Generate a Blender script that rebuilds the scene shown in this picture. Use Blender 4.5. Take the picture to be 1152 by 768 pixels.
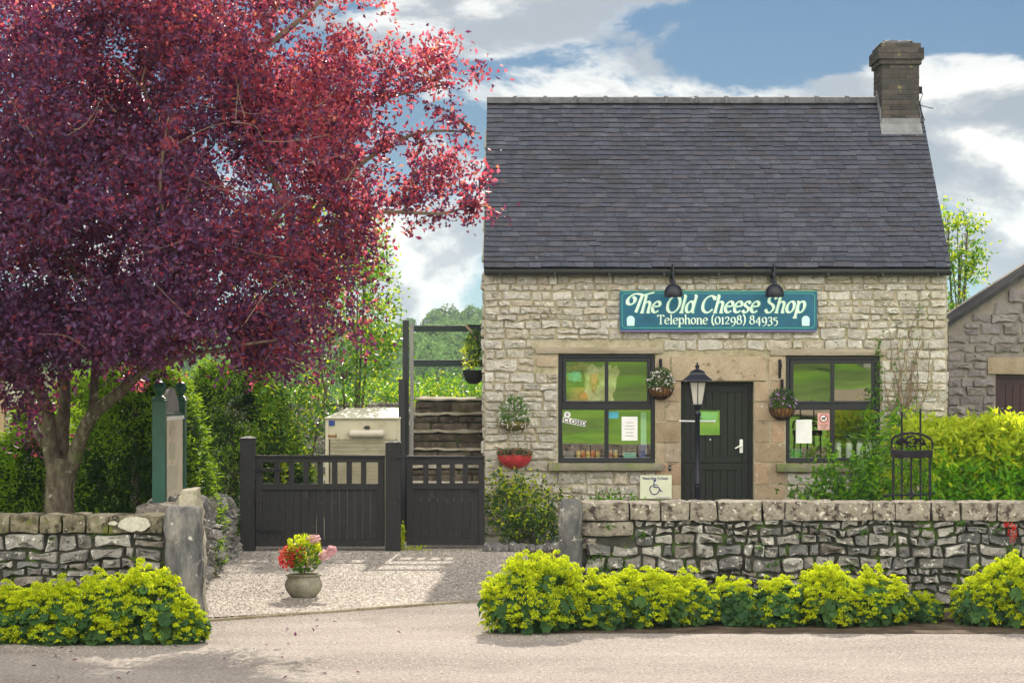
import bpy, bmesh, math, random
import numpy as np
from mathutils import Vector, Matrix, noise as mnoise
R = math.radians
for o in list(bpy.data.objects): bpy.data.objects.remove(o)
SC = bpy.context.scene
COL = SC.collection
random.seed(7); RNG = np.random.default_rng(7)

# ------------------------------------------------------------------ camera
F = 2550.0; CX, CY, CH = 600.0, 420.0, 2.26
cam = bpy.data.cameras.new('camera'); camo = bpy.data.objects.new('camera', cam); COL.objects.link(camo)
cam.sensor_width = 36; cam.lens = 36*F/1152; cam.shift_x = -24/1152; cam.shift_y = 36/1152
cam.clip_end = 5000; cam.clip_start = .1
camo.location = (0, 0, CH); camo.rotation_euler = (R(90), 0, 0); SC.camera = camo
def at(px, py, Y): return Vector(((px-CX)/F*Y, Y, CH-(py-CY)/F*Y))
def PX(px, Y): return (px-CX)/F*Y
def PZ(py, Y): return CH-(py-CY)/F*Y

# ------------------------------------------------------------------ sky, sun, exposure
SUN_EL, SUN_AZ = R(32), R(2.5)          # azimuth measured from +Y towards +X
SC.view_settings.view_transform = 'Standard'; SC.view_settings.look = 'None'
SC.view_settings.gamma = 1; SC.view_settings.use_curve_mapping = False
SC.view_settings.exposure = 1.24
W = bpy.data.worlds.new('World'); SC.world = W; W.use_nodes = True
nt = W.node_tree; nt.nodes.clear()
def N(nt, t, **k):
    n = nt.nodes.new(t)
    for a, b in k.items():
        if a.startswith('i_'):
            key = a[2:]; key = int(key) if key.isdigit() else key
            n.inputs[key].default_value = b
        else: setattr(n, a, b)
    return n
def LK(nt, a, b): nt.links.new(a, b)
def MATH(nt, op, a, b=None, clamp=False):
    n = nt.nodes.new('ShaderNodeMath'); n.operation = op; n.use_clamp = clamp
    for i, v in enumerate((a, b)):
        if v is None: continue
        if isinstance(v, (int, float)): n.inputs[i].default_value = v
        else: nt.links.new(v, n.inputs[i])
    return n.outputs[0]
def MIX(nt, f, a, b, blend='MIX'):
    n = nt.nodes.new('ShaderNodeMix'); n.data_type = 'RGBA'; n.blend_type = blend
    for i, v in ((0, f), (6, a), (7, b)):
        if isinstance(v, (int, float)): n.inputs[i].default_value = v
        elif isinstance(v, tuple): n.inputs[i].default_value = (*v[:3], 1)
        else: nt.links.new(v, n.inputs[i])
    return n.outputs[2]
def RAMP(nt, v, stops, interp='LINEAR'):
    n = nt.nodes.new('ShaderNodeValToRGB'); n.color_ramp.interpolation = interp
    e = n.color_ramp.elements
    while len(e) < len(stops): e.new(.5)
    for i, (p, c) in enumerate(stops):
        e[i].position = p; e[i].color = (*c[:3], 1) if isinstance(c, tuple) else (c, c, c, 1)
    nt.links.new(v, n.inputs[0]); return n.outputs[0]
sky = N(nt, 'ShaderNodeTexSky', sky_type='NISHITA'); sky.sun_disc = False
sky.sun_elevation = SUN_EL; sky.sun_rotation = SUN_AZ; sky.air_density = 1; sky.dust_density = .6; sky.ozone_density = 2.5
tc = N(nt, 'ShaderNodeTexCoord')
sep = N(nt, 'ShaderNodeSeparateXYZ'); LK(nt, tc.outputs['Generated'], sep.inputs[0])
# cloud field in direction space: heights stretched so that clouds lie flat towards the horizon
comb = N(nt, 'ShaderNodeCombineXYZ')
LK(nt, sep.outputs[0], comb.inputs[0]); LK(nt, sep.outputs[1], comb.inputs[1])
LK(nt, MATH(nt, 'MULTIPLY', sep.outputs[2], 1.9), comb.inputs[2])
def cloudnoise(dz):
    mp = N(nt, 'ShaderNodeMapping'); mp.inputs[1].default_value = (0.31, 0.2, .47+dz)
    LK(nt, comb.outputs[0], mp.inputs[0])
    n1 = N(nt, 'ShaderNodeTexNoise', i_Scale=9.5, i_Detail=11.0, i_Roughness=.56, i_Distortion=.25)
    LK(nt, mp.outputs[0], n1.inputs['Vector']); return n1.outputs[0]
def dirblob(px, py, rx, ry, amp):       # a bank of cloud (or a clear gap) lying in one part of the sky
    x0, z0 = (px-CX)/F, (CY-py)/F
    dx = MATH(nt, 'DIVIDE', MATH(nt, 'SUBTRACT', sep.outputs[0], x0), rx/F)
    dz = MATH(nt, 'DIVIDE', MATH(nt, 'SUBTRACT', sep.outputs[2], z0), ry/F)
    d2 = MATH(nt, 'ADD', MATH(nt, 'MULTIPLY', dx, dx), MATH(nt, 'MULTIPLY', dz, dz))
    e = MATH(nt, 'MULTIPLY', MATH(nt, 'EXPONENT', MATH(nt, 'MULTIPLY', d2, -1)), amp)
    return MATH(nt, 'MULTIPLY', e, MATH(nt, 'GREATER_THAN', sep.outputs[1], 0))
bias = None
for b in [(640, 60, 110, 62, .17), (760, 108, 260, 26, .16), (1110, 110, 95, 55, .2), (1090, 195, 90, 36, .14), (480, 20, 110, 60, .14),
          (490, 285, 80, 60, .16), (1130, 285, 70, 40, .12), (900, 50, 130, 50, -.14), (1060, 30, 130, 24, -.12), (480, 225, 70, 30, -.06),
          (1010, 200, 60, 60, -.03), (1080, 240, 60, 14, -.08)]:
    v = dirblob(*b); bias = v if bias is None else MATH(nt, 'ADD', bias, v)
c0 = MATH(nt, 'ADD', cloudnoise(0), bias)
c1 = MATH(nt, 'ADD', cloudnoise(-.03), bias)
mask = RAMP(nt, c0, [(.515, 0.0), (.575, .85), (.66, 1.0)], 'EASE')
lit = MATH(nt, 'ADD', MATH(nt, 'MULTIPLY', MATH(nt, 'SUBTRACT', c0, c1), -7.5), .5, True)
thick = RAMP(nt, c0, [(.52, 1.0), (.74, .35)])
shade = MATH(nt, 'ADD', MATH(nt, 'MULTIPLY', lit, .65), MATH(nt, 'MULTIPLY', thick, .4), True)
ccol = RAMP(nt, shade, [(.10, (.95, 1.12, 1.32)), (.45, (1.5, 1.6, 1.7)), (.82, (3.0, 2.95, 2.8))])
# unseen bright cloud added behind the camera as fill light for the shaded front
rear_fill = RAMP(nt, MATH(nt, 'ADD', MATH(nt, 'MULTIPLY', sep.outputs[1], -.5), .5), [(.35, 1.0), (.75, 5.0)])
rc = N(nt, 'ShaderNodeCombineColor')
for i in range(3): LK(nt, MATH(nt, 'POWER', rear_fill, (1.03, 1.0, .93)[i]), rc.inputs[i])
ccol = MIX(nt, 1.0, ccol, rc.outputs[0], 'MULTIPLY')
mask = MATH(nt, 'MAXIMUM', mask, RAMP(nt, MATH(nt, 'ADD', MATH(nt, 'MULTIPLY', sep.outputs[1], -.5), .5), [(.5, 0.0), (.7, .8)]))  # cloud cover added over the unseen rear sky for the same fill
skc = MIX(nt, 1.0, sky.outputs[0], (.085, .165, .26), 'MULTIPLY')
el = RAMP(nt, sep.outputs[2], [(0.0, .9), (.10, .42), (.3, .40), (.6, .8)])
elc = N(nt, 'ShaderNodeCombineColor'); 
for i in range(3): LK(nt, el, elc.inputs[i])
skc = MIX(nt, 1.0, skc, elc.outputs[0], 'MULTIPLY')
fin = MIX(nt, mask, skc, ccol)
bg = N(nt, 'ShaderNodeBackground', i_Strength=.15); LK(nt, fin, bg.inputs[0])
wo = N(nt, 'ShaderNodeOutputWorld'); LK(nt, bg.outputs[0], wo.inputs[0])
W.cycles.sampling_method = 'AUTOMATIC'
sl = bpy.data.lights.new('sun', 'SUN'); sl.energy = 3.3; sl.angle = R(.5); sl.color = (1, .90, .75)
so = bpy.data.objects.new('sun', sl); COL.objects.link(so)
sd = Vector((math.sin(SUN_AZ)*math.cos(SUN_EL), math.cos(SUN_AZ)*math.cos(SUN_EL), math.sin(SUN_EL)))
so.rotation_euler = sd.to_track_quat('Z', 'Y').to_euler(); so.location = sd*60

# ------------------------------------------------------------------ materials
MATS = {}
def newmat(name):
    m = bpy.data.materials.new(name); m.use_nodes = True; m.node_tree.nodes.clear(); MATS[name] = m
    out = N(m.node_tree, 'ShaderNodeOutputMaterial'); return m, m.node_tree, out
def rock(name, cols, scale=6, rough=.9, bump=.4, bscale=35, island=None, ivar=.0, spots=(), spec=.25, stretch=(1, 1, 1), detail=8, metallic=0):
    """cols: colours spread by noise; island: colours picked per loose piece; spots: (colour, scale, threshold, softness)"""
    m, t, out = newmat(name)
    tcn = N(t, 'ShaderNodeTexCoord'); mp = N(t, 'ShaderNodeMapping'); mp.inputs[3].default_value = stretch
    LK(t, tcn.outputs['Object'], mp.inputs[0]); vec = mp.outputs[0]
    n = N(t, 'ShaderNodeTexNoise', i_Scale=float(scale), i_Detail=float(detail), i_Roughness=.62); LK(t, vec, n.inputs['Vector'])
    k = len(cols)
    col = RAMP(t, n.outputs[0], [(.32+.36*i/max(1, k-1), c) for i, c in enumerate(cols)])
    geo = N(t, 'ShaderNodeNewGeometry')
    if island:
        ic = RAMP(t, geo.outputs['Random Per Island'], [((i+.0)/len(island), c) for i, c in enumerate(island)], 'CONSTANT')
        col = MIX(t, .62, col, ic)
    if ivar:
        r2 = MATH(t, 'FRACT', MATH(t, 'MULTIPLY', geo.outputs['Random Per Island'], 17.31))
        v = MATH(t, 'ADD', MATH(t, 'MULTIPLY', r2, 2*ivar), 1-ivar)
        hs = N(t, 'ShaderNodeHueSaturation'); LK(t, v, hs.inputs['Value']); LK(t, col, hs.inputs['Color']); col = hs.outputs[0]
    for (sc_, ssc, th, soft) in spots:
        sn = N(t, 'ShaderNodeTexNoise', i_Scale=float(ssc), i_Detail=6.0, i_Roughness=.6); LK(t, tcn.outputs['Object'], sn.inputs['Vector'])
        f = RAMP(t, sn.outputs[0], [(th, 0.0), (th+soft, 1.0)])
        col = MIX(t, f, col, sc_)
    b = N(t, 'ShaderNodeTexNoise', i_Scale=float(bscale), i_Detail=10.0, i_Roughness=.65); LK(t, vec, b.inputs['Vector'])
    col = MIX(t, .55, col, RAMP(t, b.outputs[0], [(.25, .35), (.75, 1.0)]), 'SOFT_LIGHT') if bump > .15 else col
    bp = N(t, 'ShaderNodeBump', i_Strength=float(bump), i_Distance=.02); LK(t, b.outputs[0], bp.inputs['Height'])
    p = N(t, 'ShaderNodeBsdfPrincipled', i_Roughness=float(rough)); p.inputs['Specular IOR Level'].default_value = spec
    p.inputs['Metallic'].default_value = metallic
    LK(t, col, p.inputs['Base Color']); LK(t, bp.outputs[0], p.inputs['Normal']); LK(t, p.outputs[0], out.inputs[0])
    return m
def leafmat(name, cols, trans, tf=.4, rough=.45, spec=.35, var=.25):
    m, t, out = newmat(name)
    geo = N(t, 'ShaderNodeNewGeometry')
    k = len(cols)
    c = RAMP(t, geo.outputs['Random Per Island'], [(i/max(1, k-1), x) for i, x in enumerate(cols)])
    r2 = MATH(t, 'FRACT', MATH(t, 'MULTIPLY', geo.outputs['Random Per Island'], 31.7))
    v = MATH(t, 'ADD', MATH(t, 'MULTIPLY', r2, 2*var), 1-var)
    hs = N(t, 'ShaderNodeHueSaturation'); LK(t, v, hs.inputs['Value']); LK(t, c, hs.inputs['Color'])
    p = N(t, 'ShaderNodeBsdfPrincipled', i_Roughness=float(rough)); p.inputs['Specular IOR Level'].default_value = spec
    LK(t, hs.outputs[0], p.inputs['Base Color'])
    tr = N(t, 'ShaderNodeBsdfTranslucent')
    tcs = trans if isinstance(trans, list) else [trans, trans]
    tcl = RAMP(t, r2, [(i/(len(tcs)-1), x) for i, x in enumerate(tcs)])
    LK(t, tcl, tr.inputs[0])
    mx = N(t, 'ShaderNodeMixShader', i_0=float(tf)); LK(t, p.outputs[0], mx.inputs[1]); LK(t, tr.outputs[0], mx.inputs[2])
    LK(t, mx.outputs[0], out.inputs[0]); return m
def paint(name, c, rough=.5, spec=.4, wear=None, bump=.08, metallic=0, wscale=9, stretch=(1, 1, 1)):
    c2 = tuple(x*.72 for x in c)
    return rock(name, [c2, c, c], 5, rough, bump, 60, spots=([(wear, wscale, .6, .08)] if wear else ()), spec=spec, metallic=metallic, stretch=stretch, detail=6)
def flat(name, c, rough=.6, spec=.3):
    return rock(name, [tuple(x*.9 for x in c), c], 12, rough, .03, 80, spec=spec, detail=3)

rock('cottage_stone', [(.20, .183, .157), (.31, .288, .25), (.46, .435, .39)], 11, .95, .8, 26,
     island=[(.37, .335, .28), (.43, .40, .35), (.32, .285, .235), (.41, .39, .355), (.29, .27, .245), (.38, .32, .25), (.50, .475, .43), (.34, .315, .28)], ivar=.12,
     spots=[((.20, .20, .09), 2.2, .58, .16), ((.58, .56, .50), 24, .60, .05), ((.10, .09, .075), 30, .62, .05)], spec=.15)
rock('cottage_mortar', [(.22, .19, .12), (.33, .29, .20), (.40, .36, .275)], 7, 1, .7, 50, spots=[((.14, .16, .04), 3.0, .57, .12), ((.09, .085, .06), 18, .64, .05)], spec=.1)
rock('sandstone', [(.17, .12, .075), (.27, .205, .14), (.35, .285, .205)], 5, .95, .45, 45,
     island=[(.29, .215, .145), (.33, .265, .19), (.26, .19, .125), (.32, .21, .14), (.34, .285, .22)], ivar=.1,
     spots=[((.12, .09, .065), 9, .58, .12), ((.40, .35, .28), 14, .62, .08)], spec=.12)
rock('sill_stone', [(.12, .12, .08), (.19, .175, .13), (.24, .21, .165)], 4, .95, .3, 50, spots=[((.13, .17, .05), 3, .5, .15)], spec=.12)
rock('lintel_stone', [(.19, .16, .11), (.27, .23, .175), (.31, .265, .21)], 4, .95, .3, 50, stretch=(.3, 1, 2), spec=.12)
rock('drystone', [(.07, .067, .064), (.15, .143, .133), (.29, .277, .25)], 13, .95, .8, 40,
     island=[(.10, .098, .098), (.18, .17, .155), (.07, .07, .075), (.27, .258, .23), (.14, .132, .12), (.36, .345, .31), (.155, .13, .105), (.085, .085, .09), (.21, .20, .18)], ivar=.25,
     spots=[((.50, .48, .43), 19, .60, .05), ((.07, .10, .025), 5.5, .62, .08), ((.045, .04, .035), 24, .61, .05)], spec=.12)
rock('drystone_core', [(.03, .03, .025), (.06, .06, .045)], 6, 1, .6, 30, spots=[((.06, .10, .02), 5, .52, .08)], spec=.1)
rock('coping_stone', [(.09, .076, .06), (.18, .155, .125), (.31, .28, .235)], 9, .95, .8, 38,
     island=[(.165, .142, .115), (.20, .178, .145), (.135, .118, .096), (.18, .152, .12)], ivar=.14,
     spots=[((.050, .040, .034), 13, .50, .12), ((.50, .46, .39), 21, .60, .05), ((.20, .18, .04), 9, .68, .05)], spec=.12)
rock('pier_stone', [(.045, .045, .048), (.10, .098, .098), (.20, .185, .165)], 4, .95, .7, 30, stretch=(1.6, 1.6, .55),
     spots=[((.42, .40, .36), 14, .63, .05), ((.33, .30, .25), 2.5, .56, .15)], spec=.12)
rock('coping_mossy_shade', [(.05, .045, .03), (.12, .105, .072), (.21, .185, .135)], 9, .95, .8, 38, ivar=.18,
     spots=[((.035, .03, .022), 15, .54, .10), ((.40, .38, .33), 17, .64, .04), ((.10, .11, .03), 5, .56, .1)], spec=.1)  # mossy coping, its stone also darkened to stand for the tree's shade
rock('pier_stone_pale', [(.17, .15, .11), (.30, .27, .21), (.40, .36, .29)], 5, .95, .6, 30, stretch=(1.2, 1.2, .7), spots=[((.14, .16, .06), 3, .58, .1)], spec=.12)
rock('barn_stone', [(.10, .085, .09), (.165, .145, .15), (.24, .215, .215)], 9, .95, .7, 26,
     island=[(.165, .145, .155), (.215, .19, .195), (.135, .118, .125), (.20, .178, .175)], ivar=.14, spec=.12)
rock('barn_mortar', [(.17, .148, .135), (.25, .22, .20)], 7, 1, .5, 50, spec=.1)
rock('slate', [(.026, .028, .040), (.042, .045, .064), (.076, .080, .108)], 10, .62, .35, 40, stretch=(1, .6, 1),
     island=[(.036, .038, .052), (.044, .047, .064), (.032, .034, .046), (.052, .055, .074), (.046, .040, .046), (.037, .041, .060), (.041, .044, .061), (.060, .063, .080)], ivar=.13,
     spots=[((.24, .23, .21), 17, .68, .04), ((.19, .15, .055), 1.6, .70, .05), ((.03, .028, .032), 1.3, .57, .15)], spec=.35)
rock('ridge_tile', [(.04, .04, .047), (.07, .07, .078), (.10, .10, .108)], 8, .8, .4, 40, ivar=.15, spots=[((.24, .22, .10), 5, .66, .05)], spec=.25)
rock('soot_brick', [(.026, .025, .025), (.048, .045, .044), (.08, .072, .066)], 12, .95, .5, 40, island=[(.048, .044, .044), (.062, .052, .049), (.038, .036, .038), (.072, .060, .055)], ivar=.2, spots=[((.16, .16, .07), 6, .64, .06)], spec=.12)
rock('brick_mortar', [(.05, .045, .038), (.09, .08, .07)], 9, 1, .4, 50, spec=.1)
rock('lead', [(.12, .125, .135), (.20, .205, .22)], 7, .9, .15, 30, spec=.4)
rock('asphalt', [(.195, .165, .150), (.25, .216, .196), (.295, .260, .236)], 1.1, .95, 1.0, 36, spots=[((.46, .41, .36), 38, .57, .04), ((.09, .078, .07), 34, .58, .04), ((.19, .165, .145), .9, .60, .14)], spec=.1, detail=12, stretch=(.4, 1, 1))
def gravel_mat():
    m, t, out = newmat('gravel')
    tcn = N(t, 'ShaderNodeTexCoord')
    v = N(t, 'ShaderNodeTexVoronoi', i_Scale=44.0); LK(t, tcn.outputs['Object'], v.inputs['Vector'])
    sp = N(t, 'ShaderNodeSeparateColor'); LK(t, v.outputs['Color'], sp.inputs[0])
    c = RAMP(t, sp.outputs[0], [(0, (.09, .078, .07)), (.3, (.25, .205, .175)), (.7, (.37, .32, .275)), (.9, (.66, .60, .53))])
    n = N(t, 'ShaderNodeTexNoise', i_Scale=1.4, i_Detail=5.0); LK(t, tcn.outputs['Object'], n.inputs['Vector'])
    c = MIX(t, MATH(t, 'MULTIPLY', RAMP(t, n.outputs[0], [(.4, 0.0), (.65, 1.0)]), .4), c, (.24, .20, .17))
    bp = N(t, 'ShaderNodeBump', i_Strength=1.0, i_Distance=.012, invert=True); LK(t, v.outputs['Distance'], bp.inputs['Height'])
    p = N(t, 'ShaderNodeBsdfPrincipled', i_Roughness=.9); LK(t, c, p.inputs['Base Color']); LK(t, bp.outputs[0], p.inputs['Normal'])
    LK(t, p.outputs[0], out.inputs[0])
gravel_mat()
rock('pebble', [(.24, .21, .19), (.42, .37, .33)], 30, .9, .2, 60, island=[(.44, .39, .34), (.26, .23, .21), (.56, .52, .46), (.35, .30, .26)], ivar=.2)
rock('grass_ground', [(.05, .09, .015), (.10, .17, .025), (.15, .23, .035)], .7, 1, .8, 25, detail=10, spec=.1)
rock('lawn', [(.10, .19, .02), (.17, .28, .03), (.24, .34, .05)], 3, 1, .6, 40, detail=10, spec=.1)
rock('opposite_lawn', [(.07, .17, .012), (.12, .26, .015), (.20, .32, .03)], .6, 1, .5, 20, detail=8, spec=.1)
rock('soil', [(.035, .025, .018), (.075, .055, .04), (.11, .085, .06)], 5, 1, .8, 30, spec=.1)
rock('path_dirt', [(.22, .18, .11), (.32, .26, .18)], 3, 1, .4, 30, spec=.1)
rock('kerb_strip', [(.16, .13, .08), (.27, .23, .16)], 4, .95, .4, 50, spec=.1)
rock('field_hill', [(.16, .27, .04), (.26, .38, .06)], .01, 1, .1, 1, spec=.05)
paint('black_timber', (.018, .020, .023), .55, .35, bump=.35, stretch=(6, 6, .6))
paint('fence_timber', (.025, .0245, .026), .7, .16, wear=(.05, .043, .036), bump=.4, wscale=14, stretch=(5, 5, .5))
paint('weathered_timber', (.20, .195, .185), .8, .2, bump=.4, stretch=(5, 5, .5))
paint('green_black_timber', (.010, .020, .018), .5, .35, bump=.3, stretch=(.6, 5, 5))
paint('window_paint', (.012, .013, .017), .4, .35)
paint('door_paint', (.012, .015, .012), .5, .28, bump=.15, stretch=(5, 5, .6))
paint('maroon_paint', (.035, .010, .015), .5, .4)
paint('gutter_paint', (.014, .015, .018), .4, .5)
paint('lamp_black', (.009, .010, .020), .38, .35)
paint('iron', (.008, .009, .014), .6, .25, wear=(.07, .05, .05), bump=.3, wscale=30)
paint('rusty_iron', (.014, .012, .017), .8, .2, wear=(.07, .04, .032), bump=.5, wscale=20)
paint('wire', (.05, .03, .025), .6, .3)
paint('green_paint', (.006, .065, .045), .35, .5, wear=(.015, .10, .07))
paint('sign_teal', (.002, .095, .17), .45, .4, bump=.02)
flat('sign_edge', (.16, .12, .26)); flat('sign_rim', (.08, .42, .30))
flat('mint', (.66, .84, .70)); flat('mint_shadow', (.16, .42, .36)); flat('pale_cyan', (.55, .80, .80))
flat('white_paint', (.78, .78, .75)); flat('steel', (.55, .56, .58), .35, .6); flat('cream_plate', (.66, .68, .52)); flat('navy', (.02, .02, .16)); flat('purple_ink', (.12, .05, .32))
rock('cream_metal', [(.34, .31, .22), (.44, .405, .30), (.47, .435, .325)], 3, .6, .12, 40, spots=[((.30, .27, .18), 7, .62, .1)], spec=.35)
rock('cream_roof', [(.42, .40, .31), (.52, .49, .39)], 3, .6, .1, 40, spec=.35)
rock('barn_roof', [(.03, .03, .033), (.06, .058, .06)], 6, 1, .6, 30, spec=.0)
rock('lichen', [(.34, .32, .26), (.46, .44, .37)], 20, 1, .3, 60, spec=.05)
flat('slate_edge_shade', (.022, .022, .026), .9, .1)  # near-black butt edges: shadow line under each slate course put into the colour
flat('pinkish', (.50, .45, .38)); flat('blue_sticker', (.02, .05, .22))
rock('board_paper', [(.40, .34, .25), (.55, .48, .37), (.60, .54, .44)], 3, .7, .05, 40, spots=[((.38, .30, .24), 5, .58, .04)])
rock('pot_clay', [(.13, .12, .085), (.21, .20, .15), (.27, .25, .19)], 5, .85, .3, 40, spec=.2)
rock('coir', [(.10, .05, .02), (.22, .11, .04), (.30, .17, .07)], 14, 1, .7, 60, spec=.1)
rock('moss_liner', [(.09, .08, .02), (.18, .15, .05), (.25, .20, .08)], 14, 1, .7, 60, spec=.1)
rock('red_planter', [(.30, .02, .03), (.48, .04, .05), (.52, .08, .07)], 8, .6, .2, 60)
rock('basket_weave', [(.35, .14, .03), (.62, .32, .09)], 40, .8, .3, 60, stretch=(1, 1, 3)); rock('crumpled_paper', [(.40, .28, .14), (.78, .68, .46)], 9, .7, .7, 14)
flat('orange_item', (.62, .16, .03)); flat('salmon_item', (.66, .24, .14)); flat('teal_item', (.06, .42, .36)); flat('red_item', (.50, .04, .03)); flat('yellow_item', (.62, .45, .08)); flat('cyan_paper', (.08, .38, .52)); flat('mint_paper', (.30, .66, .52)); flat('green_item', (.03, .40, .05)); flat('black_item', (.01, .01, .012)); flat('blue_item', (.06, .10, .36)); flat('white_item', (.80, .80, .80)); flat('pink_sign', (.66, .38, .36)); flat('grey_ink', (.25, .25, .25))
flat('interior', (.05, .045, .04), .9); flat('shelf_wood', (.30, .21, .13), .8)
rock('bark', [(.05, .038, .03), (.105, .085, .066), (.18, .15, .118)], 8, .95, .9, 22, stretch=(2, 2, .7), spots=[((.30, .27, .22), 9, .62, .06), ((.10, .13, .04), 4, .62, .1)], spec=.15)
rock('twig', [(.10, .065, .05), (.17, .12, .09)], 8, .9, .2, 30); rock('vine_bark', [(.11, .075, .045), (.19, .14, .09)], 8, .95, .3, 30)
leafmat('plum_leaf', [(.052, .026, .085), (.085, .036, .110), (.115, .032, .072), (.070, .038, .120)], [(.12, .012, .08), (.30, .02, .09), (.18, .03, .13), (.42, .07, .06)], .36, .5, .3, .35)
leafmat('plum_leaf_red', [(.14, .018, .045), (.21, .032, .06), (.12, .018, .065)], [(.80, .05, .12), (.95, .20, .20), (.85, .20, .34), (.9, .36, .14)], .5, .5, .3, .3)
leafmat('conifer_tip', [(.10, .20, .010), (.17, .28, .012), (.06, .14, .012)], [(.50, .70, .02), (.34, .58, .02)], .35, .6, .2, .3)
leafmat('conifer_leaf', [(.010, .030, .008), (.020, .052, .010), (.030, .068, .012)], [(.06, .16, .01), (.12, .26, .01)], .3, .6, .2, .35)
leafmat('green_leaf', [(.020, .065, .010), (.042, .12, .012), (.085, .18, .018)], [(.18, .46, .02), (.32, .60, .03)], .4, .4, .4, .3)
leafmat('dark_leaf', [(.015, .045, .015), (.03, .075, .02), (.05, .10, .02)], [(.12, .30, .03), (.22, .42, .04)], .35, .35, .45, .3)
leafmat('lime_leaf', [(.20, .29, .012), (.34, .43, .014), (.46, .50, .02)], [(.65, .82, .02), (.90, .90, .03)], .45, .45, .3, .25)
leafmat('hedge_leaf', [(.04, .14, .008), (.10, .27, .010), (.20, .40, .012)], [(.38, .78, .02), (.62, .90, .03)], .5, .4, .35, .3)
leafmat('mantle_leaf', [(.015, .045, .016), (.028, .075, .022), (.055, .12, .026)], [(.10, .30, .06), (.18, .40, .08)], .3, .6, .2, .25)
leafmat('mantle_flower', [(.44, .50, .008), (.54, .58, .010), (.35, .43, .008), (.60, .60, .012)], [(.82, .88, .02), (.92, .94, .03)], .42, .7, .1, .18)
leafmat('mantle_flower_green', [(.22, .33, .010), (.32, .42, .012), (.15, .25, .010)], [(.45, .65, .02), (.6, .76, .03)], .4, .7, .1, .2)
leafmat('far_leaf', [(.05, .11, .035), (.08, .16, .04), (.13, .22, .05)], [(.16, .32, .04), (.24, .42, .05)], .3, .8, .1, .2)
leafmat('far_leaf_pale', [(.12, .22, .07), (.17, .28, .08)], [(.2, .3, .08), (.2, .3, .08)], .2, .8, .1, .2)
leafmat('white_petal', [(.75, .74, .72), (.82, .72, .74)], [(.8, .78, .75), (.8, .78, .75)], .3, .7, .1, .1)
leafmat('purple_petal', [(.28, .14, .45), (.50, .25, .60), (.62, .50, .70)], [(.4, .2, .6), (.5, .3, .6)], .3, .7, .1, .2)
leafmat('red_petal', [(.55, .02, .02), (.65, .06, .03), (.45, .01, .06)], [(.8, .05, .03), (.85, .1, .05)], .35, .6, .15, .2)
leafmat('pink_petal', [(.72, .42, .46), (.78, .55, .58)], [(.85, .5, .55), (.85, .6, .6)], .35, .6, .15, .15)
leafmat('blue_petal', [(.16, .14, .42), (.22, .2, .5)], [(.2, .2, .5), (.3, .3, .6)], .3, .6, .1, .2)
leafmat('opposite_leaf', [(.02, .05, .01), (.04, .09, .02)], [(.1, .2, .02), (.1, .2, .02)], .2, .8, .1, .3)
def glassmat(name, refl, tint=(.9, .95, .92), ro=.015):
    m, t, out = newmat(name)
    tr = N(t, 'ShaderNodeBsdfTransparent'); tr.inputs[0].default_value = (*tint, 1)
    g = N(t, 'ShaderNodeBsdfGlossy', i_Roughness=ro); g.inputs[0].default_value = (1, 1, 1, 1)
    n = N(t, 'ShaderNodeTexNoise', i_Scale=1.3, i_Detail=1.0); tcn = N(t, 'ShaderNodeTexCoord'); LK(t, tcn.outputs['Object'], n.inputs['Vector'])
    bp = N(t, 'ShaderNodeBump', i_Strength=.05, i_Distance=.02); LK(t, n.outputs[0], bp.inputs['Height']); LK(t, bp.outputs[0], g.inputs['Normal'])
    mx = N(t, 'ShaderNodeMixShader', i_0=refl); LK(t, tr.outputs[0], mx.inputs[1]); LK(t, g.outputs[0], mx.inputs[2]); LK(t, mx.outputs[0], out.inputs[0])
glassmat('window_glass', .34)
m_, t_, o_ = newmat('clear_side'); q_ = N(t_, 'ShaderNodeBsdfTransparent'); LK(t_, q_.outputs[0], o_.inputs[0])
def frosted():
    m, t, out = newmat('lantern_glass')
    d = N(t, 'ShaderNodeBsdfPrincipled', i_Roughness=.4); d.inputs['Base Color'].default_value = (.90, .87, .80, 1)
    tr = N(t, 'ShaderNodeBsdfTranslucent'); tr.inputs[0].default_value = (.95, .92, .86, 1)
    mx = N(t, 'ShaderNodeMixShader', i_0=.55); LK(t, d.outputs[0], mx.inputs[1]); LK(t, tr.outputs[0], mx.inputs[2]); LK(t, mx.outputs[0], out.inputs[0])
frosted()
def hazemat():
    m, t, out = newmat('haze_air'); v = N(t, 'ShaderNodeVolumePrincipled'); v.inputs['Color'].default_value = (.72, .86, 1, 1); v.inputs['Density'].default_value = .0003; v.inputs['Anisotropy'].default_value = .2; LK(t, v.outputs[0], out.inputs['Volume'])
hazemat()
G = MATS

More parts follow.
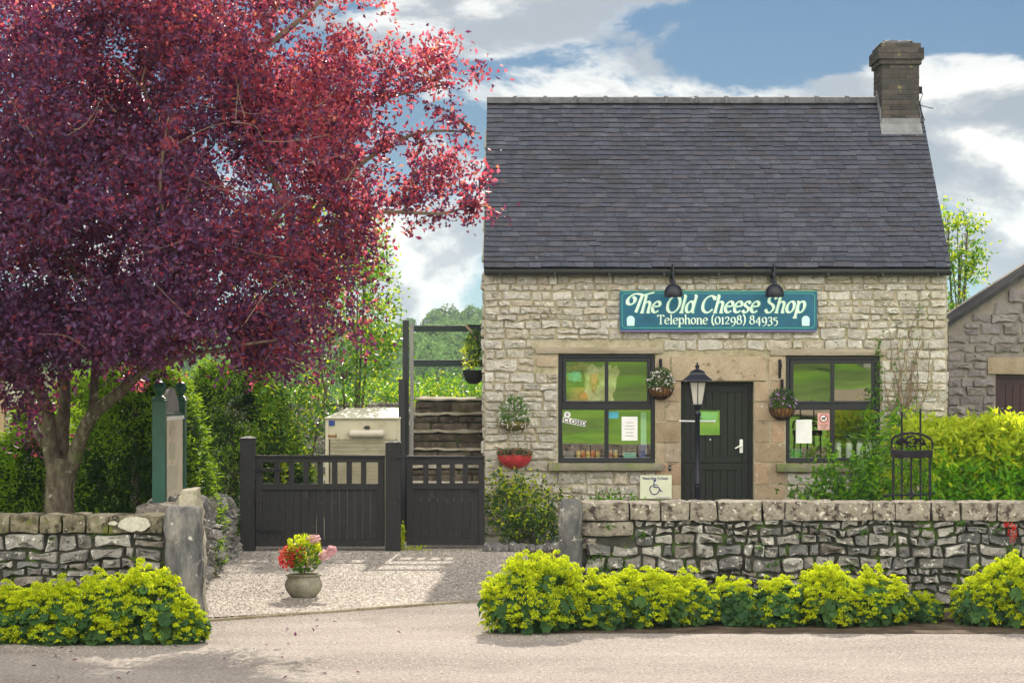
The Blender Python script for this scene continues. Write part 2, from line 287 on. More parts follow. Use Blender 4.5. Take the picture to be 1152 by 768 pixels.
# ------------------------------------------------------------------ building helpers
def tag(o, label=None, cat=None, group=None, kind=None):
    if label: o['label'] = label
    if cat: o['category'] = cat
    if group: o['group'] = group
    if kind: o['kind'] = kind
    return o
def thing(name, label, cat, loc=(0, 0, 0), group=None):
    o = bpy.data.objects.new(name, None); COL.objects.link(o); o.location = loc; o.empty_display_size = .2
    return tag(o, label, cat, group)
def rootloc(p):
    while p is not None and p.parent is not None: p = p.parent
    return Vector(p.location) if p is not None else Vector((0, 0, 0))
def link_mesh(name, me, mats, parent, loc=None):
    o = bpy.data.objects.new(name, me); COL.objects.link(o)
    for m in (mats if isinstance(mats, (list, tuple)) else [mats]): me.materials.append(G[m])
    if parent is not None: o.parent = parent
    elif loc is not None: o.location = loc
    return o
class MB:
    def __init__(s): s.v = []; s.f = []; s.m = []
    def add(s, vs, fs, m=0):
        k = len(s.v); s.v.extend([tuple(x) for x in vs]); s.f.extend([tuple(i+k for i in f) for f in fs]); s.m.extend([m]*len(fs)); return s
    def box(s, x0, x1, y0, y1, z0, z1, m=0, T=None):
        if x0 > x1: x0, x1 = x1, x0
        if y0 > y1: y0, y1 = y1, y0
        if z0 > z1: z0, z1 = z1, z0
        vs = [(x, y, z) for x in (x0, x1) for y in (y0, y1) for z in (z0, z1)]
        if T: vs = [T(*v) for v in vs]
        return s.add(vs, [(0, 1, 3, 2), (4, 6, 7, 5), (0, 4, 5, 1), (2, 3, 7, 6), (0, 2, 6, 4), (1, 5, 7, 3)], m)
    def hexa(s, pts, m=0):      # pts: 4 bottom then 4 top, both counter-clockwise seen from above
        return s.add(pts, [(3, 2, 1, 0), (4, 5, 6, 7), (0, 1, 5, 4), (1, 2, 6, 5), (2, 3, 7, 6), (3, 0, 4, 7)], m)
    def tube(s, path, rad, seg=8, m=0, cap=True, jit=0):
        path = [Vector(p) for p in path]; n = len(path)
        if not isinstance(rad, (list, tuple)): rad = [rad]*n
        k = len(s.v); up = None
        for i, p in enumerate(path):
            d = (path[min(i+1, n-1)]-path[max(i-1, 0)]).normalized()
            if up is None: up = d.orthogonal().normalized()
            up = (up-d*up.dot(d)); up = up.normalized() if up.length > 1e-6 else d.orthogonal().normalized()
            sdv = d.cross(up)
            for j in range(seg):
                a = 2*math.pi*j/seg; r = rad[i]*(1+(random.uniform(-jit, jit) if jit else 0))
                s.v.append(tuple(p+(up*math.cos(a)+sdv*math.sin(a))*r))
        for i in range(n-1):
            for j in range(seg):
                a, b = k+i*seg+j, k+i*seg+(j+1) % seg
                s.f.append((a, b, b+seg, a+seg)); s.m.append(m)
        if cap:
            s.f.append(tuple(k+j for j in reversed(range(seg)))); s.m.append(m)
            s.f.append(tuple(k+(n-1)*seg+j for j in range(seg))); s.m.append(m)
        return s
    def lathe(s, prof, c=(0, 0, 0), seg=20, m=0, a0=0, a1=2*math.pi, sq=None):
        k = len(s.v); full = abs(a1-a0-2*math.pi) < 1e-6; cnt = seg if full else seg+1
        for (r, z) in prof:
            for j in range(cnt):
                a = a0+(a1-a0)*j/seg
                s.v.append((c[0]+r*math.cos(a), c[1]+r*math.sin(a), c[2]+z))
        for i in range(len(prof)-1):
            for j in range(seg):
                a = k+i*cnt+j; b = k+i*cnt+(j+1) % cnt
                s.f.append((a, b, b+cnt, a+cnt)); s.m.append(m)
        return s
    def poly(s, pts, y0, y1, m=0):  # pts (x,z) outline, extruded in y
        n = len(pts); vs = [(x, y0, z) for x, z in pts]+[(x, y1, z) for x, z in pts]
        fs = [tuple(range(n)), tuple(reversed(range(n, 2*n)))]+[(i, i+n, (i+1) % n+n, (i+1) % n) for i in range(n)]
        return s.add(vs, fs, m)
    def build(s, name, mats, parent=None, bevel=0, smooth=False, label=None, seg=2, loc=None, autos=None):
        off = rootloc(parent) if parent is not None else (Vector(loc) if loc is not None else Vector((0, 0, 0)))
        me = bpy.data.meshes.new(name)
        me.from_pydata([(x-off[0], y-off[1], z-off[2]) for x, y, z in s.v], [], s.f)
        me.polygons.foreach_set('material_index', s.m)
        bm = bmesh.new(); bm.from_mesh(me)
        bmesh.ops.recalc_face_normals(bm, faces=bm.faces)
        if bevel:
            ed = [e for e in bm.edges if len(e.link_faces) == 2 and e.calc_face_angle(0) > .5]
            bmesh.ops.bevel(bm, geom=ed, offset=bevel, segments=seg, affect='EDGES', profile=.6)
        bm.to_mesh(me); bm.free()
        if smooth:
            me.polygons.foreach_set('use_smooth', [True]*len(me.polygons))
            if autos: me.set_sharp_from_angle(angle=R(autos))
        o = link_mesh(name, me, mats, parent, loc)
        if label: o['label'] = label
        return o
def children(o): return [c for c in bpy.data.objects if c.parent == o]
def copy_tree(o, parent=None):
    kids = [(c, [g for g in bpy.data.objects if g.parent == c]) for c in bpy.data.objects if c.parent == o]
    c = o.copy(); COL.objects.link(c)
    for ch, gs in kids:
        k = ch.copy(); COL.objects.link(k); k.parent = c
        for g in gs:
            q = g.copy(); COL.objects.link(q); q.parent = k
    return c
def nz(x, y=0, z=0): return mnoise.noise(Vector((x, y, z)))

# stones ------------------------------------------------------------
def stone(mb, poly, T, proud=.03, gap=.008, rough=.15, chaikin=1, base=-.02, warp=0):
    if warp: poly = [(x+warp*.8*nz(x*3.1, y*4.3, 7), y+warp*(nz(x*2.3, y*3.7, 2)+.5*nz(x*7, y*7, 5))) for x, y in poly]
    n = len(poly); cx = sum(p[0] for p in poly)/n; cy = sum(p[1] for p in poly)/n
    pts = []
    for x, y in poly:
        d = math.hypot(x-cx, y-cy)+1e-9; q = max(.3, 1-gap*1.2/d); pts.append((cx+(x-cx)*q, cy+(y-cy)*q))
    ck = random.uniform(.08, .18)
    for _ in range(chaikin):
        new = []
        for i in range(len(pts)):
            a, b = pts[i], pts[(i+1) % len(pts)]
            new.append((a[0]*(1-ck)+b[0]*ck, a[1]*(1-ck)+b[1]*ck)); new.append((a[0]*ck+b[0]*(1-ck), a[1]*ck+b[1]*(1-ck)))
        pts = new
    # subdivide long edges for irregular outlines
    new = []
    for i in range(len(pts)):
        a, b = pts[i], pts[(i+1) % len(pts)]; new.append(a)
        L = math.hypot(b[0]-a[0], b[1]-a[1])
        if L > .07:
            k = int(L/.055)
            for j in range(1, k):
                t = j/k; jt = gap*.55
                new.append((a[0]+(b[0]-a[0])*t+random.uniform(-jt, jt), a[1]+(b[1]-a[1])*t+random.uniform(-jt, jt)))
    pts = new; n = len(pts)
    size = max(abs(p[0]-cx) for p in pts)
    tx, ty = random.gauss(0, .12)*proud/.1, random.gauss(0, .12)*proud/.06
    k = len(mb.v); sd = random.random()*99
    rings = [(1.0, base, 0), (.99, proud*.5, .4), (.95, proud*.88, .8), (.74, proud*1.02, 1.1), (.4, proud*1.03, 1.2)]
    for s, d, jr in rings:
        for i, (x, y) in enumerate(pts):
            X, Y = cx+(x-cx)*s, cy+(y-cy)*s
            w = d+jr*(tx*(X-cx)+ty*(Y-cy)+rough*proud*(2.2*nz(X*9+sd, Y*13, sd)+1.6*nz(X*31+sd, Y*31, 3)))
            mb.v.append(tuple(T(X, Y, w)))
    mb.v.append(tuple(T(cx, cy, proud*(1.03+rough*nz(sd, 2)*2))))
    m = len(rings)
    for r in range(m-1):
        for i in range(n):
            a, b = k+r*n+i, k+r*n+(i+1) % n
            mb.f.append((a, b, b+n, a+n)); mb.m.append(0)
    for i in range(n):
        mb.f.append((k+(m-1)*n+i, k+(m-1)*n+(i+1) % n, k+m*n)); mb.m.append(0)
def coursed(mb, u0, u1, v0, v1, T, holes=(), hmin=.09, hmax=.2, wmin=.16, wmax=.46, proud=.028, gap=.012, top=None, rough=.2, warp=0):
    v = v0
    while v < v1-.03:
        h = random.uniform(hmin, hmax)
        if v+h > v1-.05: h = v1-v
        cuts = sorted([(a, b) for a, b, c, d in holes if c < v+h-.02 and d > v+.02])
        u = u0; spans = []
        for a, b in cuts:
            if a > u+.04: spans.append((u, a))
            u = max(u, b)
        if u < u1-.04: spans.append((u, u1))
        for a, b in spans:
            u = a
            while u < b-.02:
                w = random.uniform(wmin, wmax)*min(1.3, .5+h*4)
                if u+w > b-.09: w = b-u
                if top is not None and v+h > top(u+w/2): u += w; continue
                if h > .135 and random.random() < .28:     # two thin stones in the course height
                    q = random.uniform(.4, .6)
                    for va, vb in ((v, v+h*q), (v+h*q, v+h)): stone(mb, jq(u, u+w, va, vb, gap), T, proud*random.uniform(.5, 1.1), gap, rough, warp=warp)
                else: stone(mb, jq(u, u+w, v, v+h, gap), T, proud*random.uniform(.5, 1.25), gap, rough, warp=warp)
                u += w
        v += h
def jq(a, b, c, d, g):
    j = lambda s=1: random.uniform(-g, g)*s*1.1
    mx = (a+b)/2
    return [(a+j(), c+j()), (mx, c+j()), (b+j(), c+j()), (b+j(), d+j()), (mx+j(3), d+j()), (a+j(), d+j())]
def voronoi_cells(u0, u1, v0, v1, cw, ch, jit=.42):
    pts = []; v = v0+ch/2; r = 0
    while v < v1:
        u = u0+(cw/2 if r % 2 else 0)
        while u < u1+cw/2:
            pts.append((u+random.uniform(-jit, jit)*cw, v+random.uniform(-jit, jit)*ch)); u += cw*random.uniform(.75, 1.3)
        v += ch; r += 1
    pts = [p for p in pts if u0+.01 < p[0] < u1-.01 and v0+.005 < p[1] < v1-.005]
    a = ch/cw; out = []
    for i, (x, y) in enumerate(pts):
        poly = [(u0, v0), (u1, v0), (u1, v1), (u0, v1)]
        poly = [(max(x-1.6*cw, u0) if p[0] == u0 else min(x+1.6*cw, u1), p[1]) for p in poly]
        for j, (X, Y) in enumerate(pts):
            if i == j or abs(X-x) > 3*cw or abs(Y-y) > 3*ch: continue
            nx, ny = (X-x)*a*a, (Y-y); mx, my = (X+x)/2, (Y+y)/2; new = []
            for q in range(len(poly)):
                p1, p2 = poly[q], poly[(q+1) % len(poly)]
                d1 = (p1[0]-mx)*nx+(p1[1]-my)*ny; d2 = (p2[0]-mx)*nx+(p2[1]-my)*ny
                if d1 <= 0: new.append(p1)
                if (d1 < 0) != (d2 < 0) and abs(d1-d2) > 1e-12:
                    t = d1/(d1-d2); new.append((p1[0]+(p2[0]-p1[0])*t, p1[1]+(p2[1]-p1[1])*t))
            poly = new
            if len(poly) < 3: break
        if len(poly) >= 3:
            cl = [poly[0]]
            for p in poly[1:]:
                if math.hypot(p[0]-cl[-1][0], p[1]-cl[-1][1]) > .012: cl.append(p)
            if len(cl) >= 3: out.append(cl)
    return out
def rockchunk(mb, c, rx, ry, rz, amp=.25, m=0, sd=None, flatb=True, bottom=None, sub=3):
    """an irregular boulder or block"""
    bm = bmesh.new(); bmesh.ops.create_icosphere(bm, subdivisions=sub, radius=1)
    sd = random.random()*50 if sd is None else sd
    vs = []
    for v in bm.verts:
        p = v.co.copy(); b = max(abs(p.x), abs(p.y), abs(p.z)); p = p.lerp(p/b, .45)
        p *= 1+amp*(nz(p.x*1.6+sd, p.y*1.6, p.z*1.6)+.45*nz(p.x*4+sd, p.y*4, p.z*4))
        z = c[2]+p.z*rz
        if bottom is not None: z = max(z, bottom)
        vs.append((c[0]+p.x*rx, c[1]+p.y*ry, z))
    mb.add(vs, [[v.index for v in f.verts] for f in bm.faces], m); bm.free()
def slab(mb, x0, x1, y0, y1, z0, z1, n=(6, 3, 4), amp=.008, rnd=.02, m=0, sd=None, T=None):
    """worn stone block: box grid with rounded arrises and noise"""
    sd = random.random()*60 if sd is None else sd
    L = (x1-x0, y1-y0, z1-z0); bm = {}; vs = []; fs = []
    def vid(i, j, k):
        if (i, j, k) in bm: return bm[(i, j, k)]
        x, y, z = x0+L[0]*i/n[0], y0+L[1]*j/n[1], z0+L[2]*k/n[2]
        e = (i in (0, n[0]))+(j in (0, n[1]))+(k in (0, n[2]))
        c = Vector(((x0+x1)/2, (y0+y1)/2, (z0+z1)/2)); p = Vector((x, y, z))
        if e >= 2:
            for ax, ii, nn in ((0, i, n[0]), (1, j, n[1]), (2, k, n[2])):
                if ii in (0, nn): p[ax] += (rnd if ii == 0 else -rnd)*(.55 if e == 2 else .8)
        q = p*6+Vector((sd, 0, 0))
        p += Vector((mnoise.noise(q), mnoise.noise(q+Vector((9, 3, 1))), mnoise.noise(q+Vector((2, 7, 5)))))*amp*1.6
        if T: p = Vector(T(*p))
        bm[(i, j, k)] = len(vs); vs.append(tuple(p)); return bm[(i, j, k)]
    for i in range(n[0]):
        for j in range(n[1]):
            fs.append((vid(i, j, 0), vid(i, j+1, 0), vid(i+1, j+1, 0), vid(i+1, j, 0)))
            fs.append((vid(i, j, n[2]), vid(i+1, j, n[2]), vid(i+1, j+1, n[2]), vid(i, j+1, n[2])))
    for i in range(n[0]):
        for k in range(n[2]):
            fs.append((vid(i, 0, k), vid(i+1, 0, k), vid(i+1, 0, k+1), vid(i, 0, k+1)))
            fs.append((vid(i, n[1], k), vid(i, n[1], k+1), vid(i+1, n[1], k+1), vid(i+1, n[1], k)))
    for j in range(n[1]):
        for k in range(n[2]):
            fs.append((vid(0, j, k), vid(0, j, k+1), vid(0, j+1, k+1), vid(0, j+1, k)))
            fs.append((vid(n[0], j, k), vid(n[0], j+1, k), vid(n[0], j+1, k+1), vid(n[0], j, k+1)))
    mb.add(vs, fs, m)

# leaves ------------------------------------------------------------
def rdir(n, up=0.0):
    d = RNG.normal(size=(n, 3)); d[:, 2] += up; return d/np.linalg.norm(d, axis=1, keepdims=True)
def leafmesh(name, C, D, L, Wd, mats, parent=None, loc=None, fold=.25, matidx=None, nrm=None, label=None, flip=None):
    """C centres, D directions, L lengths, Wd widths; each leaf an island of two folded triangles"""
    C = np.asarray(C, float); n = len(C); D = np.asarray(D, float)
    L = np.broadcast_to(np.asarray(L, float), (n,))[:, None]; Wd = np.broadcast_to(np.asarray(Wd, float), (n,))[:, None]
    Rn = rdir(n) if nrm is None else np.asarray(nrm)+.45*rdir(n)
    S = np.cross(D, Rn); S /= np.linalg.norm(S, axis=1, keepdims=True)+1e-9
    U = np.cross(S, D)
    base = C-D*L*.5; tip = C+D*L*.5-U*L*.12; mid = C-D*L*.04
    l = mid+S*Wd*.5+U*Wd*fold; r = mid-S*Wd*.5+U*Wd*fold
    off = rootloc(parent) if parent is not None else (Vector(loc) if loc is not None else Vector((0, 0, 0)))
    V = np.stack([base, r, tip, l], 1).reshape(-1, 3)-np.array(off)
    idx = np.arange(n)[:, None]*4
    Fc = np.concatenate([idx+0, idx+1, idx+2, idx+0, idx+2, idx+3], 1).reshape(-1)
    me = bpy.data.meshes.new(name)
    me.vertices.add(4*n); me.vertices.foreach_set('co', V.astype(np.float32).reshape(-1))
    me.loops.add(6*n); me.loops.foreach_set('vertex_index', Fc.astype(np.int32))
    me.polygons.add(2*n); me.polygons.foreach_set('loop_start', np.arange(2*n, dtype=np.int32)*3)
    try: me.polygons.foreach_set('loop_total', np.full(2*n, 3, dtype=np.int32))
    except Exception: pass
    if matidx is not None: me.polygons.foreach_set('material_index', np.repeat(np.asarray(matidx, dtype=np.int32), 2))
    me.update(calc_edges=True)
    o = link_mesh(name, me, mats, parent, loc)
    if label: o['label'] = label
    return o
def blob_points(n, c, r, shell=.0):
    """points in an ellipsoid, pushed to the shell by `shell`"""
    d = rdir(n); rad = RNG.random(n)**(1/3); rad = rad*(1-shell)+shell*(.8+.2*RNG.random(n))
    return np.array(c)+d*rad[:, None]*np.array(r), d
def sprays(S, Dm, k, ln, spread, ll, jitter=.35):
    """k leaves round each spray axis; returns centres, directions"""
    n = len(S); t = RNG.random((n, k, 1)); off = RNG.normal(size=(n, k, 3))*spread
    C = S[:, None, :]+Dm[:, None, :]*t*ln+off*(.4+.6*t)
    D = Dm[:, None, :]*.8+RNG.normal(size=(n, k, 3))*.75; D[..., 2] -= .1
    D = D/np.linalg.norm(D, axis=2, keepdims=True)
    return C.reshape(-1, 3), D.reshape(-1, 3)

# ================================================================== THE SETTING
def ground_h(x, y):
    if y < 2.6: return .052*(2.6-y)
    if y < 60: return 0.0
    return -min(12, (y-60)*.09)
def grid_sheet(name, xs, ys, hf, mt, kind='structure', **k):
    mb = MB(); nx = len(xs)
    for y in ys:
        for x in xs: mb.v.append((x, y, hf(x, y)))
    for j in range(len(ys)-1):
        for i in range(nx-1):
            a = j*nx+i; mb.f.append((a, a+1, a+1+nx, a+nx)); mb.m.append(0)
    o = mb.build(name, mt, smooth=True); tag(o, kind=kind, **k); return o
grid_sheet('ground', [-1500, -400, -120, -60, -30, -10, 0, 10, 30, 60, 120, 400, 1500], [-900, -200, -90, -60, -40, -20, -8, 0, 2.6, 12, 30, 60, 90, 130, 200, 500, 1600], lambda x, y: ground_h(x, y)-.012-(.6 if y > 1500 else 0), 'grass_ground')
# the green on the other side of the road, behind the camera: seen in the shop windows
grid_sheet('lawn', list(np.linspace(-60, 60, 25)), list(np.linspace(-90, 2.6, 38)), lambda x, y: ground_h(x, y)+.01+.25*nz(x*.07, y*.07)*min(1, (2.6-y)/12), 'opposite_lawn')
grid_sheet('path', list(np.linspace(-40, 40, 41)), list(np.linspace(-22, -16, 5)), lambda x, y: ground_h(x, y)+.07+.25*nz(x*.07, y*.07), 'path_dirt')
def road_h(x, y): return .012*nz(x*.3, y*.3)
def sheet(name, pts, z, mt, kind='structure', **k):
    mb = MB(); mb.add([(x, y, z) for x, y in pts], [tuple(range(len(pts)))]); o = mb.build(name, mt); return tag(o, kind=kind, **k)
sheet('road', [(-300, 2.8), (300, 2.8), (300, 19.55), (-.4, 19.75), (-.33, 22.62), (-3.05, 20.62), (-3.1, 19.3), (-300, 19.2)], .0, 'asphalt')
sheet('driveway', [(-3.62, 20.66), (-.1, 22.68), (-.05, 29.98), (-.7, 29.98), (-.9, 36), (-8, 36), (-4.2, 28.9), (-3.95, 24)], .004, 'gravel')
sheet('soil', [(-.15, 21.9), (9, 21.9), (9, 29.95), (-.0, 29.95)], .008, 'soil')
sheet('verge', [(-.35, 19.74), (12, 19.6), (12, 21.7), (-.32, 21.7)], .004, 'soil')
sheet('verge', [(-12, 19.2), (-3.06, 19.3), (-3.06, 20.3), (-12, 20.3)], .004, 'soil')
sheet('garden_lawn', [(-30, 20.8), (-4.1, 20.8), (-4.2, 28.9), (-4.2, 60), (-30, 60)], .004, 'lawn')
mb = MB()
a, b = Vector((-3.06, 20.62, 0)), Vector((-.3, 22.66, 0))
nseg = 4
for i in range(nseg):
    p, q = a.lerp(b, i/nseg+.002), a.lerp(b, (i+1)/nseg-.002); d = (b-a).normalized(); nrm = Vector((-d.y, d.x, 0))*.028
    z = .022+random.uniform(-.003, .003)
    mb.hexa([(p-nrm).to_tuple()[:2]+(0,), (q-nrm).to_tuple()[:2]+(0,), (q+nrm).to_tuple()[:2]+(0,), (p+nrm).to_tuple()[:2]+(0,),
             (p-nrm).to_tuple()[:2]+(z,), (q-nrm).to_tuple()[:2]+(z,), (q+nrm).to_tuple()[:2]+(z,), (p+nrm).to_tuple()[:2]+(z,)])
tag(mb.build('kerb', 'kerb_strip', bevel=.004), kind='structure')
# loose gravel
def pebbles(name, n, fx, size, **k):
    V = []; Fs = []
    for i in range(n):
        x, y = fx(); s = random.uniform(*size); a = random.random()*6.28; k0 = len(V)
        for j in range(5):
            t = a+j*1.2566; V.append((x+math.cos(t)*s*random.uniform(.7, 1.1), y+math.sin(t)*s*random.uniform(.7, 1.1), .003))
        V.append((x+random.uniform(-.2, .2)*s, y, .004+s*random.uniform(.6, 1)))
        for j in range(5): Fs.append((k0+j, k0+(j+1) % 5, k0+5))
    mb = MB(); mb.add(V, Fs); return tag(mb.build(name, 'pebble'), kind='stuff', **k)
def fx_drive():
    while True:
        x, y = random.uniform(-3.7, -.2), random.uniform(20.7, 28.7)
        if y > 20.7+(x+3.06)*.74+.05: return x, y
pebbles('loose_gravel', 9000, fx_drive, (.006, .014), label='loose pale gravel covering the driveway before the gates', cat='gravel')
def fx_edge():
    x = random.uniform(-3.1, -.5); t = random.random()**2
    return x, 20.55+(x+3.06)*.74-t*.9
pebbles('scattered_gravel', 900, fx_edge, (.004, .009), label='stray gravel chips scattered on the tarmac by the kerb strip', cat='gravel')
# far hills
def hill_h(x, y):
    t = max(0, min(1, (y-130)/260)); t2 = max(0, min(1, (y-390)/250))
    return -11+16.5*t*t*(3-2*t)+5*t2+2.0*nz(x*.006, y*.006)+.004*(x+60)
grid_sheet('hills', list(np.linspace(-420, 420, 70)), list(np.linspace(120, 900, 60)), hill_h, 'field_hill')

# ------------------------------------------------------------------ cottage
YF = 30.0; XL, XR = -.65, 5.47; YB = 34.5
EZ = 3.60
cot = thing('cottage', 'stone village shop cottage with steep slate roof and brick chimney', 'cottage', (XL, YF, 0))
WINS = [(628, 737, 398, 520), (884, 990, 400, 520)]
DOOR = (766, 848, 429, 603)
def fx_(p): return (p-CX)/85.0
def fz_(p): return CH-(p-CY)/85.0
wr = [(fx_(a), fx_(b), fz_(d), fz_(c)) for a, b, c, d in WINS]
dr = (fx_(DOOR[0]), fx_(DOOR[1]), .06, fz_(DOOR[2]))
# mortar core with openings
xs = sorted({XL, XR, wr[0][0], wr[0][1], wr[1][0], wr[1][1], dr[0], dr[1]})
zs = sorted({-.3, EZ, wr[0][2], wr[0][3], wr[1][2], wr[1][3], dr[2], dr[3]})
mb = MB()
for i in range(len(xs)-1):
    for j in range(len(zs)-1):
        mx, mz = (xs[i]+xs[i+1])/2, (zs[j]+zs[j+1])/2
        if any(a < mx < b and c < mz < d for a, b, c, d in wr+[dr]): continue
        mb.box(xs[i], xs[i+1], YF, YF+.45, zs[j], zs[j+1])
mb.box(XL, XL+.45, YF+.45, YB, -.3, EZ); mb.box(XR-.45, XR, YF+.45, YB, -.3, EZ); mb.box(XL+.45, XR-.45, YB-.45, YB, -.3, EZ)
RZ = 6.10; YM = 32.25
for xa, xb in ((XL, XL+.4), (XR-.4, XR)):
    mb.hexa([(xa, YF, EZ), (xb, YF, EZ), (xb, YB, EZ), (xa, YB, EZ), (xa, YM-.01, RZ), (xb, YM-.01, RZ), (xb, YM+.01, RZ), (xa, YM+.01, RZ)])
wall = mb.build('wall', 'cottage_mortar', cot)
T = lambda u, v, w: (u, YF-w, v)
mb = MB()
zl = fz_(391); surL, surR = fx_(737), fx_(884)
holes = [(fx_(602), fx_(746), wr[0][3]-.0, zl), (fx_(866), fx_(996), wr[1][3]-.0, fz_(392)),
         (wr[0][0], wr[0][1], fz_(529), wr[0][3]), (wr[1][0], wr[1][1], fz_(530), wr[1][3]),
         (surL, surR, -.1, fz_(400)), (fx_(617), fx_(746), fz_(530), fz_(520)),
         (fx_(602), wr[0][0], fz_(413), fz_(399))]
coursed(mb, XL+.0, XR, -.02, EZ-.02, T, holes, .075, .175, .12, .38, .027, .011, rough=.34, warp=.02)
mb.build('stonework', 'cottage_stone', wall, smooth=True, autos=34)
mb = MB()
coursed(mb, YF+.02, YB-.02, 0, EZ, lambda u, v, w: (XL-w, u, v), (), .1, .22, .2, .5, .03, .012)
coursed(mb, YF+.02, YB-.02, 0, EZ, lambda u, v, w: (XR+w, u, v), (), .1, .22, .2, .5, .03, .012)
gt = lambda u: EZ+(RZ-EZ)*(1-abs(u-YM)/2.25)-.05
for sgn, X0 in ((-1, XL), (1, XR)):
    coursed(mb, YF+.1, YB-.1, EZ, RZ-.1, (lambda u, v, w, s=sgn, X=X0: (X+s*w, u, v)), (), .1, .2, .2, .4, .03, .012, top=lambda u: gt(u)-.1)
mb.build('gable_stonework', 'cottage_stone', wall, smooth=True, autos=34)
# dressed sandstone round the door
mb = MB()
def blk(px0, px1, py0, py1, pr=.02, g=.005):
    x0, x1, z1, z0 = fx_(px0), fx_(px1), fz_(py0), fz_(py1)
    slab(mb, x0+g, x1-g, YF-pr, YF+.10, z0+g, z1-g, (max(3, int((x1-x0)/.07)), 2, max(3, int((z1-z0)/.07))), .004, .008)
blk(755, 863, 400, 428.6, .03); mb.build('door_lintel', 'sandstone', cot, smooth=True, autos=40); mb = MB(); mr_ = MB(); ml_ = mb
blk(737.5, 754, 400, 428.5, .012); mb = mr_; blk(864, 883.5, 400, 428.5, .016)
rows = [428.5, 452, 474, 498, 520, 545, 572, 606]
for i in range(len(rows)-1):
    a, b = rows[i], rows[i+1]
    mb = ml_
    if i % 2: blk(748, 766, a, b, .016); blk(737.5, 748, a, b, .01)
    else: blk(737.5, 766, a, b, .018)
    mb = mr_
    if i % 2 == 0: blk(848, 866, a, b, .018); blk(866.5, 883.5, a, b, .01)
    else: blk(848, 883.5, a, b, .016)
ml_.build('door_surround', 'sandstone', cot, smooth=True, autos=40); mr_.build('door_surround', 'sandstone', cot, smooth=True, autos=40)
mb = MB(); blk(603, 627, 400, 413, .02); mb.build('sandstone_block', 'sandstone', cot, smooth=True, autos=40)
mb = MB(); slab(mb, dr[0]-.1, dr[1]+.1, YF-.22, YF+.3, -.05, dr[2], (8, 4, 2), .005, .015)
mb.build('doorstep', 'sandstone', cot)
# windows
def window(k, wx, lab):
    x0, x1, z0, z1 = wx
    pl, pr_, pt, pb = WINS[k]
    mb = MB(); yf = YF+.03
    t = .055
    mb.box(x0, x0+t, yf, yf+.09, z0, z1); mb.box(x1-t, x1, yf, yf+.09, z0, z1)
    mb.box(x0+t, x1-t, yf, yf+.09, z1-t, z1); mb.box(x0+t, x1-t, yf, yf+.09, z0, z0+.06)
    zt = fz_(457.5); mb.box(x0+t, x1-t, yf-.004, yf+.086, zt-.04, zt+.04)
    xm = (x0+x1)/2; mb.box(xm-.028, xm+.028, yf+.002, yf+.088, z0+.06, zt-.04)
    mb.box(x0-.0, x1+.0, yf-.05, yf-.002, z0+.0, z0+.03)
    f = mb.build('window_frame', 'window_paint', cot, bevel=.006, label=lab)
    mb = MB(); s = .045; a, b, c, d = x0+t+.004, x1-t-.004, zt+.043, z1-t-.004
    yc = yf-.012
    mb.box(a, a+s, yc, yc+.06, c, d); mb.box(b-s, b, yc, yc+.06, c, d); mb.box(a+s, b-s, yc, yc+.06, d-s, d); mb.box(a+s, b-s, yc, yc+.06, c, c+s*.8)
    mb.box(xm-.024, xm+.024, yc, yc+.058, c+s*.8, d-s)
    mb.build('casement', 'window_paint', f, bevel=.006)
    for (qa, qb, qc, qd) in ((a+s, xm-.024, c+s*.8, d-s), (xm+.024, b-s, c+s*.8, d-s), (x0+t, xm-.028, z0+.06, zt-.04), (xm+.028, x1-t, z0+.06, zt-.04)):
        mb = MB(); yy = yf+.04+random.uniform(-.002, .002); w0, w1 = random.uniform(-.0012, .0012), random.uniform(-.0012, .0012)
        vs = [(qa-.003, yy+w0, qc-.003), (qb+.003, yy-w0, qc-.003), (qb+.003, yy-w0+w1, qd+.003), (qa-.003, yy+w0+w1, qd+.003)]
        vs += [(x, y+.005, z) for x, y, z in vs]
        mb.add(vs, [(0, 1, 2, 3)], 0); mb.add(vs, [(7, 6, 5, 4), (0, 4, 5, 1), (1, 5, 6, 2), (2, 6, 7, 3), (3, 7, 4, 0)], 1); mb.build('pane', ['window_glass', 'clear_side'], f)
    # stay
    return xm, zt
window(0, wr[0], 'dark framed shop window left of the door')
window(1, wr[1], 'dark framed shop window right of the door')
mb = MB(); slab(mb, fx_(602), fx_(746), YF-.035, YF+.12, wr[0][3]+.003, fz_(390.5), (20, 2, 2), .004, .008)
mb.build('window_lintel', 'lintel_stone', cot)
mb = MB(); slab(mb, fx_(866), fx_(997), YF-.035, YF+.12, wr[1][3]+.003, fz_(392), (20, 2, 2), .004, .008)
mb.build('window_lintel', 'lintel_stone', cot)
mb = MB(); slab(mb, fx_(617), fx_(745), YF-.10, YF+.1, fz_(529), fz_(520.5), (20, 3, 2), .004, .01)
mb.build('window_sill', 'sill_stone', cot)
mb = MB(); slab(mb, fx_(873), fx_(1000), YF-.10, YF+.1, fz_(530.5), fz_(521), (20, 3, 2), .004, .01)
mb.build('window_sill', 'sill_stone', cot)
# interior of the shop
mb = MB(); A, B_ = XL+.47, XR-.47; yb = YF+2.2
mb.box(A, B_, yb, yb+.04, .02, 3.2); mb.box(A, A+.03, YF+.46, yb, .02, 3.2); mb.box(B_-.03, B_, YF+.46, yb, .02, 3.2); mb.box(A, B_, YF+.46, yb, 3.2, 3.24); mb.box(A, B_, YF+.46, yb, .0, .02)
mb.build('interior', 'interior', cot)
for k in (0, 1): mb = MB(); mb.box(wr[k][0]+.001, wr[k][1]-.001, YF+.125, YF+.449, wr[k][2]-.0, wr[k][2]+.035); mb.build('display_shelf', 'shelf_wood', cot)
